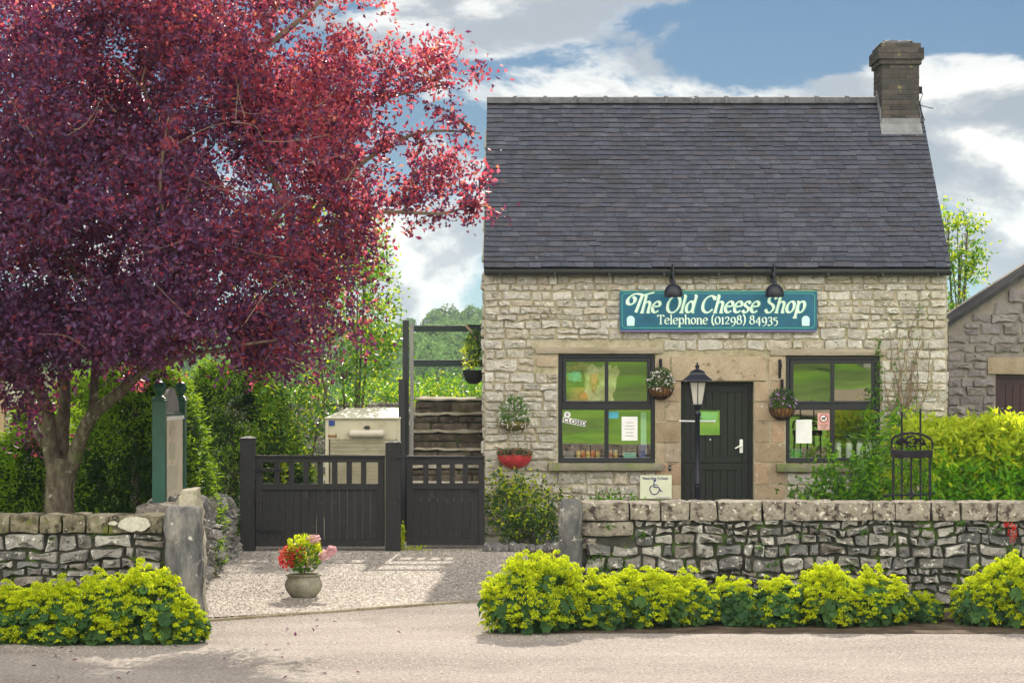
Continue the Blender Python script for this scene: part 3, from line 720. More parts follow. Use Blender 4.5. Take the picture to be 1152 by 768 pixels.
# door: a two-leaf stable door set back in its frame
x0, x1, z0, z1 = dr
yd = YF+.15
mb = MB(); mb.box(x0, x0+.05, yd-.02, yd+.08, z0, z1); mb.box(x1-.05, x1, yd-.02, yd+.08, z0, z1); mb.box(x0+.05, x1-.05, yd-.02, yd+.08, z1-.05, z1)
mb.build('door_frame', 'door_paint', cot, bevel=.005)
door = None
zmid = fz_(521)
def doorleaf(za, zb, pane=None):
    mb = MB(); st = .085; a, b = x0+.053, x1-.053
    mb.box(a, a+st, yd, yd+.05, za, zb); mb.box(b-st, b, yd, yd+.05, za, zb)
    mb.box(a+st, b-st, yd, yd+.05, zb-.09, zb); mb.box(a+st, b-st, yd, yd+.05, za, za+(.07 if pane else .14))
    n = 7; w = (b-a-2*st)/n
    lo, hi = za+(.07 if pane else .14), zb-.09
    for i in range(n):
        xa, xb = a+st+w*i+.003, a+st+w*(i+1)-.003
        if pane and xa < pane[1] and xb > pane[0]:
            mb.box(xa, xb, yd+.014, yd+.035, lo, pane[2]-.001); mb.box(xa, xb, yd+.014, yd+.035, pane[3]+.001, hi)
        else: mb.box(xa, xb, yd+.014, yd+.035, lo, hi)
    mb.box(a+st, b-st, yd+.036, yd+.045, lo, (pane[2] if pane else hi))
    if pane: mb.box(a+st, b-st, yd+.036, yd+.045, pane[3], hi)
    return mb.build('door', 'door_paint', cot, bevel=.003, label='upper leaf of the dark stable door' if pane else 'lower leaf of the dark stable door')
w = (x1-.053-x0-.053-.17)/7; pa = x0+.053+.085+w*1+.001; pane = (pa+.004, pa+w*3-.004, fz_(489.5), fz_(461))
up = doorleaf(zmid+.004, z1-.053, pane); lo_ = doorleaf(z0+.01, zmid-.004)
mb = MB(); a, b, c, d = pane; s = .012
mb.box(a-s, b+s, yd+.006, yd+.02, d, d+s); mb.box(a-s, b+s, yd+.006, yd+.02, c-s, c); mb.box(a-s, a, yd+.006, yd+.02, c, d); mb.box(b, b+s, yd+.006, yd+.02, c, d)
mb.build('pane_bead', 'door_paint', up)
mb = MB(); mb.box(a, b, yd+.018, yd+.023, c, d); mb.build('pane', 'window_glass', up)
mb = MB(); mb.box(a+.03, b-.03, yd+.026, yd+.029, d-.14, d-.03); mb.build('notice', 'mint_paper', up)
mb = MB(); hx, hz = fx_(835), fz_(502)
mb.box(hx-.022, hx+.022, yd-.012, yd, hz-.09, hz+.09); mb.tube([(hx, yd-.01, hz), (hx, yd-.055, hz), (hx-.03, yd-.06, hz), (hx-.085, yd-.056, hz-.03)], .011, 8)
mb.build('handle', 'white_paint', up, bevel=.003)
mb = MB(); mb.tube([(fx_(800), yd-.004, fz_(494.5)), (fx_(800), yd+.0, fz_(494.5))], .012, 10); mb.build('knob', 'steel', up)
# roof of individual slates
def slates(mb, y_e, z_e, y_r, z_r, x0, x1):
    n_ = 35; S = Vector((0, y_r-y_e, z_r-z_e)); L = S.length; S.normalize(); Nn = Vector((0, -S.z, S.y)) if y_r > y_e else Vector((0, S.z, -S.y))
    ex = (L-.02)/n_
    for r in range(n_):
        x = x0-random.uniform(0, .2); base = r*ex
        wav = random.uniform(0, 9); rowj = random.gauss(0, .004)
        while x < x1:
            w_ = random.uniform(.15, .27); a, b = max(x, x0), min(x+w_, x1)
            if b-a > .03:
                j = rowj+random.gauss(0, .0045)+(random.uniform(-.02, -.01) if random.random() < .012 else 0)+.005*nz(x*.9, r*.31); th = random.uniform(.015, .021); sk = random.gauss(0, .0025); ls = random.uniform(0, .003)
                lo, hi = base+j, min(base+ex*1.9, L)
                def P(xx, s, h): return tuple(Vector((xx, y_e, z_e))+S*s+Nn*h)
                sag = -.012*math.sin(max(0, min(1, (x-x0)/(x1-x0)))*3.14)*math.sin(base/L*3.14)+.006*nz(x*.8, base*1.5, 4)
                mb.hexa([P(a+.0028, lo+sk, .012+sag+ls), P(b-.0028, lo-sk, .012+sag), P(b-.0018, hi, .001+sag), P(a+.0018, hi, .001+sag),
                         P(a+.0028, lo+sk, .012+th+sag+ls), P(b-.0028, lo-sk, .012+th+sag), P(b-.0018, hi, .004+sag), P(a+.0018, hi, .004+sag)])
                mb.m[-4] = 1
            x += w_
RX0, RX1 = -.66, 5.50
YE, ZE = 29.84, 3.645; YR, ZR = 32.25, 6.135
mb = MB(); sl0 = (ZR-ZE)/(YR-YE)
th = .05
for (ya, za, yb_, zb_) in ((YE+.02, ZE-.01, YR, ZR-.015), (2*YR-YE-.02, ZE-.01, YR, ZR-.015)):
    mb.hexa([(RX0+.01, ya, za-th), (RX1-.01, ya, za-th), (RX1-.01, yb_, zb_-th), (RX0+.01, yb_, zb_-th), (RX0+.01, ya, za), (RX1-.01, ya, za), (RX1-.01, yb_, zb_), (RX0+.01, yb_, zb_)])
roof = mb.build('roof', 'gutter_paint', cot)
mb = MB(); slates(mb, YE, ZE, YR, ZR, RX0, RX1); slates(mb, 2*YR-YE, ZE, YR, ZR, RX0, RX1)
mb.build('slates', ['slate', 'slate_edge_shade'], roof)
mb = MB(); x = RX0
while x < RX1-.6:
    ln = .425
    prof = [(.12*math.cos(t), .105*math.sin(t)) for t in np.linspace(.0, math.pi, 9)]
    for (xa, xb, s) in ((x, x+ln-.05, 1.0), (x+ln-.05, x+ln, 1.16)):
        vs = [(xx, YR+p*s, ZR-.045+q*s+.0) for xx in (xa, xb) for p, q in prof]; m_ = len(prof)
        mb.add(vs, [(i, i+1, i+1+m_, i+m_) for i in range(m_-1)]+[tuple(range(m_)), tuple(reversed(range(m_, 2*m_)))])
    x += ln+.004
mb.build('ridge_tiles', 'ridge_tile', roof, smooth=True, autos=40)
mb = MB()      # gutter: half-round, on brackets
gy, gz = YF-.12, EZ+.0
prof = [(gy-.055*math.cos(t), gz-.05*math.sin(t)) for t in np.linspace(0, math.pi, 9)]
prof += [(gy+.05*math.cos(t), gz-.045*math.sin(t)) for t in np.linspace(0, math.pi, 9)]
m_ = len(prof); vs = [(xx, p, q) for xx in (RX0+.02, RX1+.01) for p, q in prof]
mb.add(vs, [(i, (i+1) % m_, (i+1) % m_+m_, i+m_) for i in range(m_)]+[tuple(range(9)), tuple(range(m_, m_+9))])
mb.box(XL+.01, XR-.01, YF-.06, YF-.036, EZ-.02, EZ+.075)
for i in range(9): xx = XL+.2+i*.72; mb.box(xx, xx+.025, gy-.06, YF-.06, gz-.06, gz-.02)
mb.build('gutter', 'gutter_paint', cot)
# chimney
cx0, cx1, cy0, cy1 = 4.90, 5.42, 31.86, 32.6
mb = MB(); mb.box(cx0, cx1, cy0, cy1, 5.2, 6.60, 0)
mb.box(cx0-.03, cx1+.03, cy0-.03, cy1+.03, 6.60, 6.67); mb.box(cx0-.06, cx1+.06, cy0-.06, cy1+.06, 6.67, 6.83); mb.box(cx0-.02, cx1+.02, cy0-.02, cy1+.02, 6.83, 6.90)
ch = mb.build('chimney', 'brick_mortar', roof)
mb = MB()
def bricks(x0_, x1_, y0_, y1_, z0_, z1_, hh=.075):
    z = z0_; r = 0
    while z < z1_-.02:
        o_ = (r % 2)*.11
        for (fa, fb, fn) in ((x0_, x1_, 'f'), (x0_, x1_, 'b'), (y0_, y1_, 'l'), (y0_, y1_, 'r')):
            u = fa-o_
            while u < fb:
                a, b = max(u, fa-.002), min(u+.215, fb+.002)
                if b-a > .03:
                    e = random.uniform(.004, .009)
                    if fn == 'f': mb.box(a, b, y0_-e, y0_+.02, z+.005, z+hh-.005)
                    elif fn == 'b': mb.box(a, b, y1_-.02, y1_+e, z+.005, z+hh-.005)
                    elif fn == 'l': mb.box(x0_-e, x0_+.02, a+.012, b-.012, z+.005, z+hh-.005)
                    else: mb.box(x1_-.02, x1_+e, a+.012, b-.012, z+.005, z+hh-.005)
                u += .225
        z += hh; r += 1
bricks(cx0, cx1, cy0, cy1, 5.60, 6.60, .0714); bricks(cx0-.03, cx1+.03, cy0-.03, cy1+.03, 6.60, 6.67, .07); bricks(cx0-.06, cx1+.06, cy0-.06, cy1+.06, 6.67, 6.83, .08); bricks(cx0-.02, cx1+.02, cy0-.02, cy1+.02, 6.83, 6.90, .07)
mb.build('brickwork', 'soot_brick', ch, bevel=.003, seg=1)
mb = MB()
rockchunk(mb, ((cx0+cx1)/2, (cy0+cy1)/2, 6.88), (cx1-cx0)/2+.0, (cy1-cy0)/2+.0, .09, .2, bottom=6.9)
mb.build('chimney_cap', 'ridge_tile', ch)
mb = MB()
rz = lambda y: ZE+(y-YE)*sl0+.03
mb.hexa([(cx0-.03, cy0-.16, rz(cy0-.16)), (cx1+.03, cy0-.16, rz(cy0-.16)), (cx1+.03, cy0-.012, rz(cy0)), (cx0-.03, cy0-.012, rz(cy0)),
         (cx0-.03, cy0-.16, rz(cy0-.16)+.01), (cx1+.03, cy0-.16, rz(cy0-.16)+.01), (cx1+.03, cy0-.012, rz(cy0)+.01), (cx0-.03, cy0-.012, rz(cy0)+.01)])
mb.box(cx0-.01, cx1+.01, cy0-.022, cy0-.012, rz(cy0)-.05, rz(cy0)+.08)
for xs_ in (cx0-.022, cx1+.012):
    mb.add([(xs_, cy0, rz(cy0)-.05), (xs_+.01, cy0, rz(cy0)-.05), (xs_+.01, YM, rz(YM)-.05), (xs_, YM, rz(YM)-.05), (xs_, cy0-.02, rz(cy0)+.16), (xs_+.01, cy0-.02, rz(cy0)+.16), (xs_+.01, YM, rz(YM)+.12), (xs_, YM, rz(YM)+.12)],
           [(3, 2, 1, 0), (4, 5, 6, 7), (0, 1, 5, 4), (1, 2, 6, 5), (2, 3, 7, 6), (3, 0, 4, 7)])
mb.build('flashing', 'lead', ch)
mb = MB()
c = Vector((cx1+.01, cy0+.1, 6.28))
mb.box(c.x-.01, c.x+.05, c.y-.02, c.y+.02, 6.2, 6.3)
mb.tube([c, c+Vector((.06, 0, -.08)), c+Vector((.02, 0, -.2)), c+Vector((.0, 0, -.3))], .006, 5)
mb.tube([(cx1+.0, cy0+.1, 6.05), (cx1+.1, cy0+.1, 6.02), (cx1+.22, cy0+.1, 5.99)], .006, 5)
mb.tube([(cx1+.0, cy0+.1, 6.05), (cx1+.06, cy0+.1, 5.93), (cx1+.1, cy0+.1, 5.82)], .006, 5)
mb.build('aerial_bracket', 'iron', ch)

# ------------------------------------------------------------------ dry stone walls
def drywall(name, lab, x0, x1, yf, thick, zb, cuts, ct, ch_, cw=.24, chh=.115, first=None, cm='coping_stone'):
    w = thing(name, lab, 'wall', (x0, yf, 0))
    mb = MB(); mb.box(x0, x1, yf+.05, yf+thick-.05, -.3, zb); core = mb.build('core', 'drystone_core', w)
    mb = MB()
    hole = first
    hl = [(hole[0]-.1, hole[1]+.01, hole[2]-.0, zb+.1)] if hole else []
    coursed(mb, x0+.01, x1, -.03, zb, lambda u, v, w_: (u, yf+.05-w_, v), hl, chh*.55, chh*1.5, cw*.36, cw*1.45, .06, .013, rough=.32, warp=.05)
    mb.build('stonework', 'drystone', core, smooth=True, autos=40)
    mb = MB()
    for poly in voronoi_cells(x0, x1, -.03, zb, cw*1.3, chh*1.4):
        stone(mb, poly, lambda u, v, w_: (u, yf+thick-.05+w_, v), .05, .01, .25, 1)
    mb.build('rear_stonework', 'drystone', core, smooth=True, autos=40)
    if first:
        mb = MB(); slab(mb, first[0], first[1], yf+.0, yf+.2, first[2]+.005, zb-.004, (10, 3, 4), .008, .015); slab(mb, first[0], first[1]-.35, yf-.005, yf+.15, first[2]-.12, first[2]-.003, (10, 3, 4), .01, .02)
        mb.build('squared_block', 'coping_stone', w, smooth=True, autos=40)
    for i in range(len(cuts)-1):
        mb = MB(); dz = random.uniform(-.006, .006); dy = random.uniform(-.012, .012)
        L = cuts[i+1]-cuts[i]
        slab(mb, cuts[i]+.003, cuts[i+1]-.003, yf-.015+dy, yf+thick+.015+dy, zb+.003, ct+dz, (max(5, int(L/.04)), 7, 5), .009, .009)
        lc = mb.build('coping_stone', cm, w, smooth=True, autos=40)
    return w, lc
YW = 21.6; s_ = YW/F
cp = [654, 708, 743, 776, 807, 858, 883, 939.5, 982.5, 1007, 1048, 1081, 1122]
cuts = [(p-CX)*s_ for p in cp]; x = cuts[-1]
while x < 7.4: x += random.uniform(.25, .5); cuts.append(x)
drywall('stone_wall', 'long dry stone wall with flat coping in front of the cottage garden', cuts[0], cuts[-1], YW, .42, PZ(586, YW), cuts, PZ(564.5, YW), .17, .21, .10, first=(cuts[0], cuts[0]+.5, PZ(604, YW)))
YW2 = 20.2; s2 = YW2/F
cp = [11, 44, 70, 96, 122, 183]
cuts2 = [(p-CX)*s2 for p in cp]; x = cuts2[0]
while x > -9: x -= random.uniform(.22, .4); cuts2.insert(0, x)
w2_, lc_ = drywall('stone_wall', 'dry stone wall with mossy coping under the purple tree', cuts2[0], cuts2[-1], YW2, .42, PZ(600, YW2), cuts2, PZ(579.5, YW2), .17, .24, .115, cm='coping_mossy_shade')
for (lpx, lpy, lr) in ((152, 589, .105), (128, 588, .03)):
    mb = MB(); c = (PX(lpx, YW2), YW2-.045, PZ(lpy, YW2)); n_ = 22
    mb.poly([(c[0]+lr*1.35*math.cos(t)*(1+.25*nz(math.cos(t)*2, math.sin(t)*2, lpx)), c[2]+lr*.62*math.sin(t)*(1+.3*nz(math.cos(t)*3, math.sin(t)*3, lpx+3))) for t in np.linspace(0, 2*math.pi, n_+1)[:-1]], c[1], c[1]+.03); mb.build('lichen_patch', 'lichen', lc_)
# rubble wall running back from the road to the gate
rwt = lambda y: .84-.052*max(0, y-22.5)
rw = thing('rubble_wall', 'rounded rubble stone wall end running back from the gate pier', 'wall', (-3.5, 24, 0))
pth = [(-3.30, 20.95), (-3.42, 22.5), (-3.55, 24.5), (-3.70, 26.6), (-3.76, 28.55)]
mb = MB()
for i in range(len(pth)-1):
    (xa, ya), (xb, yb_) = pth[i], pth[i+1]
    mb.hexa([(xa-.34, ya, -.1), (xa-.06, ya, -.1), (xb-.06, yb_, -.1), (xb-.34, yb_, -.1), (xa-.3, ya, rwt(ya)), (xa-.09, ya, rwt(ya)), (xb-.09, yb_, rwt(yb_)), (xb-.3, yb_, rwt(yb_))])
core = mb.build('core', 'drystone_core', rw); mb = MB()
for poly in voronoi_cells(20.95, 28.55, -.02, .88, .30, .15):
    if sum(q[1] for q in poly)/len(poly) > rwt(sum(q[0] for q in poly)/len(poly)): continue
    def T2(u, v, w_):
        for i in range(len(pth)-1):
            if u <= pth[i+1][1] or i == len(pth)-2:
                t = (u-pth[i][1])/(pth[i+1][1]-pth[i][1]); x = pth[i][0]+(pth[i+1][0]-pth[i][0])*t; break
        return (x-.09+.03*(1-v)+w_, u, v)
    stone(mb, poly, T2, random.uniform(.07, .13), .008, .35, 1)
for poly in voronoi_cells(-3.72, -3.36, -.02, .88, .2, .14): stone(mb, poly, lambda u, v, w_: (u, 20.98-w_, v), .06, .01, .3, 1)
mb.build('stonework', 'drystone', core, smooth=True, autos=40)
y = 21.1; mb = MB()
while y < 28.6:
    L = random.uniform(.16, .3); t = (y-20.95)/7.6; x = -3.30-.46*t
    rockchunk(mb, (x-.2+random.uniform(-.02, .02), y, rwt(y)+.05), .2, L*.55, random.uniform(.11, .17), .3, sub=3); y += L
mb.build('rounded_coping', 'drystone', rw, smooth=True, autos=40)
# monolith gate piers
def pier(name, lab, x0, x1, y0, y1, z1, mt, lean=0, amp=.018, rnd=.035):
    mb = MB(); slab(mb, x0, x1, y0, y1, -.25, z1, (6, 6, 22), amp, rnd, T=lambda x, y, z: (x+lean*z, y, z))
    o = mb.build(name, mt, smooth=True, autos=55, loc=((x0+x1)/2, (y0+y1)/2, 0)); return tag(o, lab, 'gate pier')
pier('stone_pier', 'tall rough grey stone gatepost at the left end of the garden wall', PX(629, 21.35), PX(654.5, 21.35), 21.35, 21.6, PZ(561, 21.4), 'pier_stone')
pier('stone_pier', 'thick dark stone gatepost closing the wall under the purple tree', PX(184, 19.95), PX(223, 19.95), 19.95, 20.3, PZ(571, 20), 'pier_stone', amp=.02, rnd=.022)
pier('stone_pier', 'paler leaning stone post behind the thick dark gatepost', PX(205, 20.5), PX(232, 20.5)-.02, 20.45, 20.75, PZ(551, 20.5), 'pier_stone_pale', lean=-.03, amp=.03, rnd=.05)
for i in range(9):
    px = 549+i*9.6; mb = MB(); r = random.uniform(.05, .075)
    c = (PX(px, 28.7), 28.75, r*.7); rockchunk(mb, c, r*1.1, r, r, .4, sub=2)
    tag(mb.build('edging_rock', 'drystone', smooth=True, autos=50, loc=(c[0], c[1], 0)), 'small rough rock edging the gravel below the evergreen shrub', 'rock', 'rocks edging the gravel at the cottage corner')

# ------------------------------------------------------------------ neighbouring buildings
bn = thing('stone_barn', 'grey purple stone building with sloping verge and maroon door', 'barn', (8.5, 34, 0))
sb = 34/F; X0 = (1063-CX)*sb; XP = 9.6; zc = PZ(369, 34); slope = (PZ(300, 34)-PZ(356, 34))/((1152-1066)*sb)
zp = zc+slope*(XP-X0)
dX0, dX1, dz1 = (1120-CX)*sb, (1120-CX)*sb+1.0, PZ(421, 34)
mb = MB()
mb.poly([(X0, -.2), (dX0, -.2), (dX0, dz1), (dX0, zc+slope*(dX0-X0)), (X0, zc)], 34, 34.4)
mb.poly([(dX0, dz1), (dX1, dz1), (dX1, zc+slope*(dX1-X0)), (dX0, zc+slope*(dX0-X0))], 34, 34.4)
mb.poly([(dX1, -.2), (2*XP-X0, -.2), (2*XP-X0, zc), (XP, zp), (dX1, zc+slope*(dX1-X0))], 34, 34.4)
mb.box(X0, X0+.4, 34.4, 36, -.2, zc); mb.box(2*XP-X0-.4, 2*XP-X0, 34.4, 36, -.2, zc); mb.poly([(X0, -.2), (2*XP-X0, -.2), (2*XP-X0, zc), (XP, zp), (X0, zc)], 36, 36.3)
bw = mb.build('wall', 'barn_mortar', bn)
mb = MB()
lz0, lz1 = PZ(419.5, 34), PZ(403.5, 34)
coursed(mb, X0+.02, 2*XP-X0-.05, 0, zp, lambda u, v, w_: (u, 34-w_, v), [(dX0, dX1, -.1, dz1), (dX0-.12, dX1+.15, dz1-.02, lz1+.03)], .10, .20, .16, .42, .035, .017, top=lambda u: zc+slope*(min(u, 2*XP-u)-X0)-.02, rough=.3)
mb.build('stonework', 'barn_stone', bw, smooth=True, autos=34)
mb = MB(); slab(mb, dX0-.13, dX1+.15, 33.96, 34.2, dz1+.0, lz1+.02, (20, 3, 4), .005, .01); mb.build('door_lintel', 'sandstone', bn)
mb = MB(); mb.box(dX0, dX0+.06, 34.06, 34.16, 0, dz1); mb.box(dX1-.06, dX1, 34.06, 34.16, 0, dz1); mb.box(dX0+.06, dX1-.06, 34.06, 34.16, dz1-.06, dz1); mb.build('door_frame', 'maroon_paint', bn, bevel=.004)
mb = MB(); n_ = 8; w_ = (dX1-dX0-.12)/n_
for i in range(n_): mb.box(dX0+.06+w_*i+.004, dX0+.06+w_*(i+1)-.004, 34.10, 34.13, .02, dz1-.1)
mb.box(dX0+.06, dX1-.06, 34.13, 34.15, .02, dz1-.062); mb.box(dX0+.06, dX1-.06, 34.095, 34.13, dz1-.16, dz1-.062)
d_ = mb.build('door', 'maroon_paint', bn); mb = MB(); mb.lathe([(0, 0), (.02, .01), (.025, .03), (.0, .04)], (dX0+.11, 34.07, PZ(461, 34)), 10); mb.build('door_knob', 'lead', d_)
mb = MB(); e = .08
for sx in (1, -1):
    f = lambda x: XP+sx*(x-XP)
    mb.hexa([(f(X0-.12), 33.88, zc-.12*slope+.0), (f(XP), 33.88, zp+.0), (f(XP), 35.2, zp), (f(X0-.12), 35.2, zc-.12*slope), (f(X0-.12), 33.88, zc-.12*slope+.07), (f(XP), 33.88, zp+.07), (f(XP), 35.2, zp+.07), (f(X0-.12), 35.2, zc-.12*slope+.07)])
br = mb.build('roof', 'barn_roof', bn)

lb = thing('stone_outbuilding', 'pale stone house wall with a timber post far behind the tree', 'building', (-12, 40, 0))
mb = MB(); mb.box(-16, PX(33, 40), 40, 44, 0, 2.3); w_ = mb.build('wall', 'barn_mortar', lb); mb = MB()
coursed(mb, -10.5, PX(33, 40), 0.45, 2.28, lambda u, v, w_: (u, 40-w_, v), (), .12, .22, .2, .45, .03, .015)
mb.build('stonework', 'cottage_stone', w_, smooth=True, autos=34)
mb = MB(); mb.box(-9.45, -9.32, 39.9, 39.97, 0, 2.2); mb.build('timber_post', 'shelf_wood', lb)
mb = MB(); mb.hexa([(-16.2, 39.8, 2.2), (PX(33, 40)+.2, 39.8, 2.2), (PX(33, 40)+.2, 42, 3.0), (-16.2, 42, 3.0), (-16.2, 39.8, 2.28), (PX(33, 40)+.2, 39.8, 2.28), (PX(33, 40)+.2, 42, 3.08), (-16.2, 42, 3.08)]); mb.build('roof', 'slate', lb)
dw = thing('low_wall', 'low dark rubble wall before the far stone house', 'wall', (-10, 39, 0)); mb = MB()
mb.box(-11.5, PX(40, 39), 39.05, 39.35, 0, .4); cr = mb.build('core', 'drystone_core', dw); mb = MB()
for poly in voronoi_cells(-11.5, PX(40, 39), 0, .5, .3, .14): stone(mb, poly, lambda u, v, w_: (u, 39.05-w_, v), .07, .012, .3)
mb.build('stonework', 'drystone', cr, smooth=True, autos=40)
gw = thing('boundary_wall', 'grey garden boundary wall seen beyond the double gate', 'wall', (-4, 38, 0)); mb = MB()
mb.box(-6.5, -1.2, 38.05, 38.45, 0, PZ(452, 38)-.03); cr = mb.build('core', 'barn_mortar', gw); mb = MB()
coursed(mb, -6.5, -1.2, 0, PZ(452, 38), lambda u, v, w_: (u, 38.05-w_, v), (), .08, .15, .12, .3, .04, .012)
mb.build('stonework', 'drystone', cr, smooth=True, autos=40)

# ================================================================== OBJECTS
# gates -------------------------------------------------------------
def post(name, lab, x0, x1, y0, z1, mt='fence_timber', cap=True, cat='gate post', group=None):
    w = x1-x0; t = thing(name, lab, cat, ((x0+x1)/2, y0, 0), group)
    mb = MB(); mb.box(x0, x1, y0, y0+w, -.02, z1-.03); mb.build('shaft', mt, t, bevel=.006)
    if cap:
        mb = MB(); c = ((x0+x1)/2, y0+w/2); e = w/2+.012
        mb.hexa([(c[0]-e, c[1]-e, z1-.03), (c[0]+e, c[1]-e, z1-.03), (c[0]+e, c[1]+e, z1-.03), (c[0]-e, c[1]+e, z1-.03)]+[(c[0]+a*.01, c[1]+b*.01, z1-.005) for a, b in ((-1, -1), (1, -1), (1, 1), (-1, 1))])
        mb.build('post_cap', 'weathered_timber', t)
    return t
YG = 28.8
post('gate_post', 'thick dark gate post at the hinge end of the double width gate', PX(270, YG), PX(286, YG), YG, PZ(490, YG))
post('gate_post', 'dark gate post between the wide gate and the narrow gate', PX(433.5, YG), PX(450, YG), YG, PZ(495, YG))
def gate(name, lab, x0, x1, y, zb, zt, zo0, zo1, nop, nb, stile=.085, latch=None):
    t = thing(name, lab, 'gate', ((x0+x1)/2, y, 0))
    mb = MB(); d = .05
    mb.box(x0, x0+stile, y, y+d, zb, zt-.002); mb.box(x1-stile, x1, y, y+d, zb, zt-.002)
    mb.box(x0-.004, x1+.004, y-.014, y+d+.014, zt, zt+.03)
    mb.box(x0+stile, x1-stile, y, y+d, zo1, zt-.001); mb.box(x0+stile, x1-stile, y-.004, y+d, zo0-.08, zo0); mb.box(x0+stile, x1-stile, y+.004, y+d, zb, zb+.09)
    mb.build('gate_frame', 'fence_timber', t, bevel=.004)
    a, b = x0+stile, x1-stile; w = (b-a)/nop
    for i in range(1, nop):
        mb = MB(); mb.box(a+w*i-.034, a+w*i+.034, y+.006, y+.04, zo0, zo1); mb.build('bar', 'fence_timber', t, bevel=.003)
    mb = MB(); w = (b-a)/nb
    for i in range(nb):
        o_ = random.uniform(-.0015, .0015)
        mb.box(a+w*i+.002, a+w*(i+1)-.002, y+.012+o_, y+.034+o_, zb+.09, zo0-.08)
    mb.build('board_panel', 'fence_timber', t, bevel=.003, seg=1)
    return t
g1 = gate('driveway_gate', 'wide dark boarded driveway gate with eight openings below its top rail', PX(286, YG)+.012, PX(433.5, YG)-.012, YG+.05, .06, PZ(514.5, YG), PZ(544, YG), PZ(520, YG), 8, 15)
mb = MB(); zz = 1.0
for z in (.25, 1.02): mb = MB(); mb.box(PX(286, YG)-.0, PX(286, YG)+.35, YG+.034, YG+.042, z, z+.035); mb.build('hinge', 'iron', g1)
Y2 = 29.2
g2 = gate('garden_gate', 'narrow dark boarded gate between the post and the cottage corner', PX(457.5, Y2), PX(545, Y2), Y2, .05, PZ(515, Y2), PZ(543, Y2), PZ(522, Y2), 5, 8, .075)
mb = MB(); mb.tube([(PX(533, Y2)+.02*math.cos(a), Y2-.02, PZ(551, Y2)+.02*math.sin(a)) for a in np.linspace(0, 6.28, 12)], .004, 5); mb.build('ring_latch', 'iron', g2)
mb = MB(); mb.box(PX(446, YG)+.0, PX(458, YG)+.03, YG-.018, YG-.006, PZ(516, YG), PZ(514, YG)); mb.build('gate_latch', 'iron', g2)
# tall timber frame over the steps
YR2 = 30.62
fr = thing('timber_frame', 'tall dark timber frame with two rails standing over the stone steps', 'frame', (PX(456, YR2), YR2, 0))
mb = MB(); x0 = PX(453, YR2); mb.box(x0, x0+.08, YR2, YR2+.08, 0, PZ(360, YR2)); mb.build('post', 'black_timber', fr, bevel=.004)
mb = MB(); mb.box(x0-.05, x0+.04, YR2-.1, YR2-.004, 0, PZ(426, YR2)); mb.build('post', 'black_timber', fr, bevel=.004)
mb = MB(); mb.hexa([(x0+.085+.02, YR2-.03, 0), (x0+.14, YR2-.03, 0), (x0+.14, YR2+.03, 0), (x0+.105, YR2+.03, 0), (x0+.1, YR2-.03, PZ(364, YR2)), (x0+.15, YR2-.03, PZ(364, YR2)), (x0+.15, YR2+.03, PZ(364, YR2)), (x0+.1, YR2+.03, PZ(364, YR2))]); mb.build('post', 'weathered_timber', fr, bevel=.004)
for py0, py1 in ((366, 373), (404.5, 412)):
    mb = MB(); mb.box(x0+.152, XL-.006, YR2-.02, YR2+.03, PZ(py1, YR2), PZ(py0, YR2)); mb.build('rail', 'green_black_timber', fr, bevel=.004)
# stone steps
rock('dark_step', [(.035, .028, .022), (.075, .06, .045), (.13, .11, .085)], 7, .95, .7, 30, ivar=.2, spots=[((.07, .08, .03), 4, .58, .1), ((.22, .20, .17), 16, .64, .05)], spec=.12)
st = thing('stone_steps', 'mossy stone steps climbing behind the narrow gate', 'steps', (-1.15, 29.9, 0))
tops = [PZ(p, 30.2+.25*i) for i, p in enumerate((560, 541, 523, 503.5, 483.5, 464, 447.5))]
sx0, sx1 = PX(462, 30.6), XL-.04
prev = 0
for i, z in enumerate(tops):
    mb = MB(); y = 29.95+.27*i; 
    mb.box(sx0+.02, sx1, y+.03, 33.2 if i == len(tops)-1 else y+.6, prev if i else 0, z-.045); mb.build('riser', 'drystone_core', st)
    mb = MB(); slab(mb, sx0, sx1, y-.02, y+.36 if i < len(tops)-1 else 33.2, z-.035, z, (14, 5, 2), .016, .008); mb.build('tread', 'pier_stone_pale', st, smooth=True, autos=40)  # paler tread stone paints in the light caught by the step edges
    mb = MB()
    coursed(mb, sx0, sx1, (prev if i else 0), z-.05, lambda u, v, w_, y=y: (u, y+.03-w_, v), (), .06, .2, .2, .6, .03, .008); mb.build('riser_stones', 'dark_step', st, smooth=True, autos=45)
    prev = z-.045
# metal storage cabinet
cb = thing('storage_cabinet', 'cream metal cabinet with roller shutter behind the driveway gate', 'cabinet', (-2.3, 30.5, 0))
yc = 30.5; xa, xb = PX(366, yc), PX(453, yc)-.03; zt = PZ(471, yc)
mb = MB(); mb.box(xa, xa+.045, yc, yc+1.1, 0, zt); mb.box(xb-.045, xb, yc, yc+1.1, 0, zt); mb.box(xa+.045, xb-.045, yc+1.05, yc+1.1, 0, zt)
mb.box(xa+.045, xb-.045, yc+.01, yc+.05, PZ(494, yc), zt); mb.build('body', 'cream_metal', cb, bevel=.004)
mb = MB(); mb.hexa([(xa-.01, yc-.02, zt), (xb+.01, yc-.02, zt), (xb+.01, yc+1.15, zt), (xa-.01, yc+1.15, zt), (xa-.01, yc-.02, zt+.02), (xb+.01, yc-.02, zt+.02), (xb-.05, yc+1.1, zt+.13), (xa+.2, yc+1.1, zt+.13)])
mb.build('cabinet_roof', 'cream_roof', cb, bevel=.004)
mb = MB(); z = .0; zt2 = PZ(494, yc); sx = xa+.06
prof = []
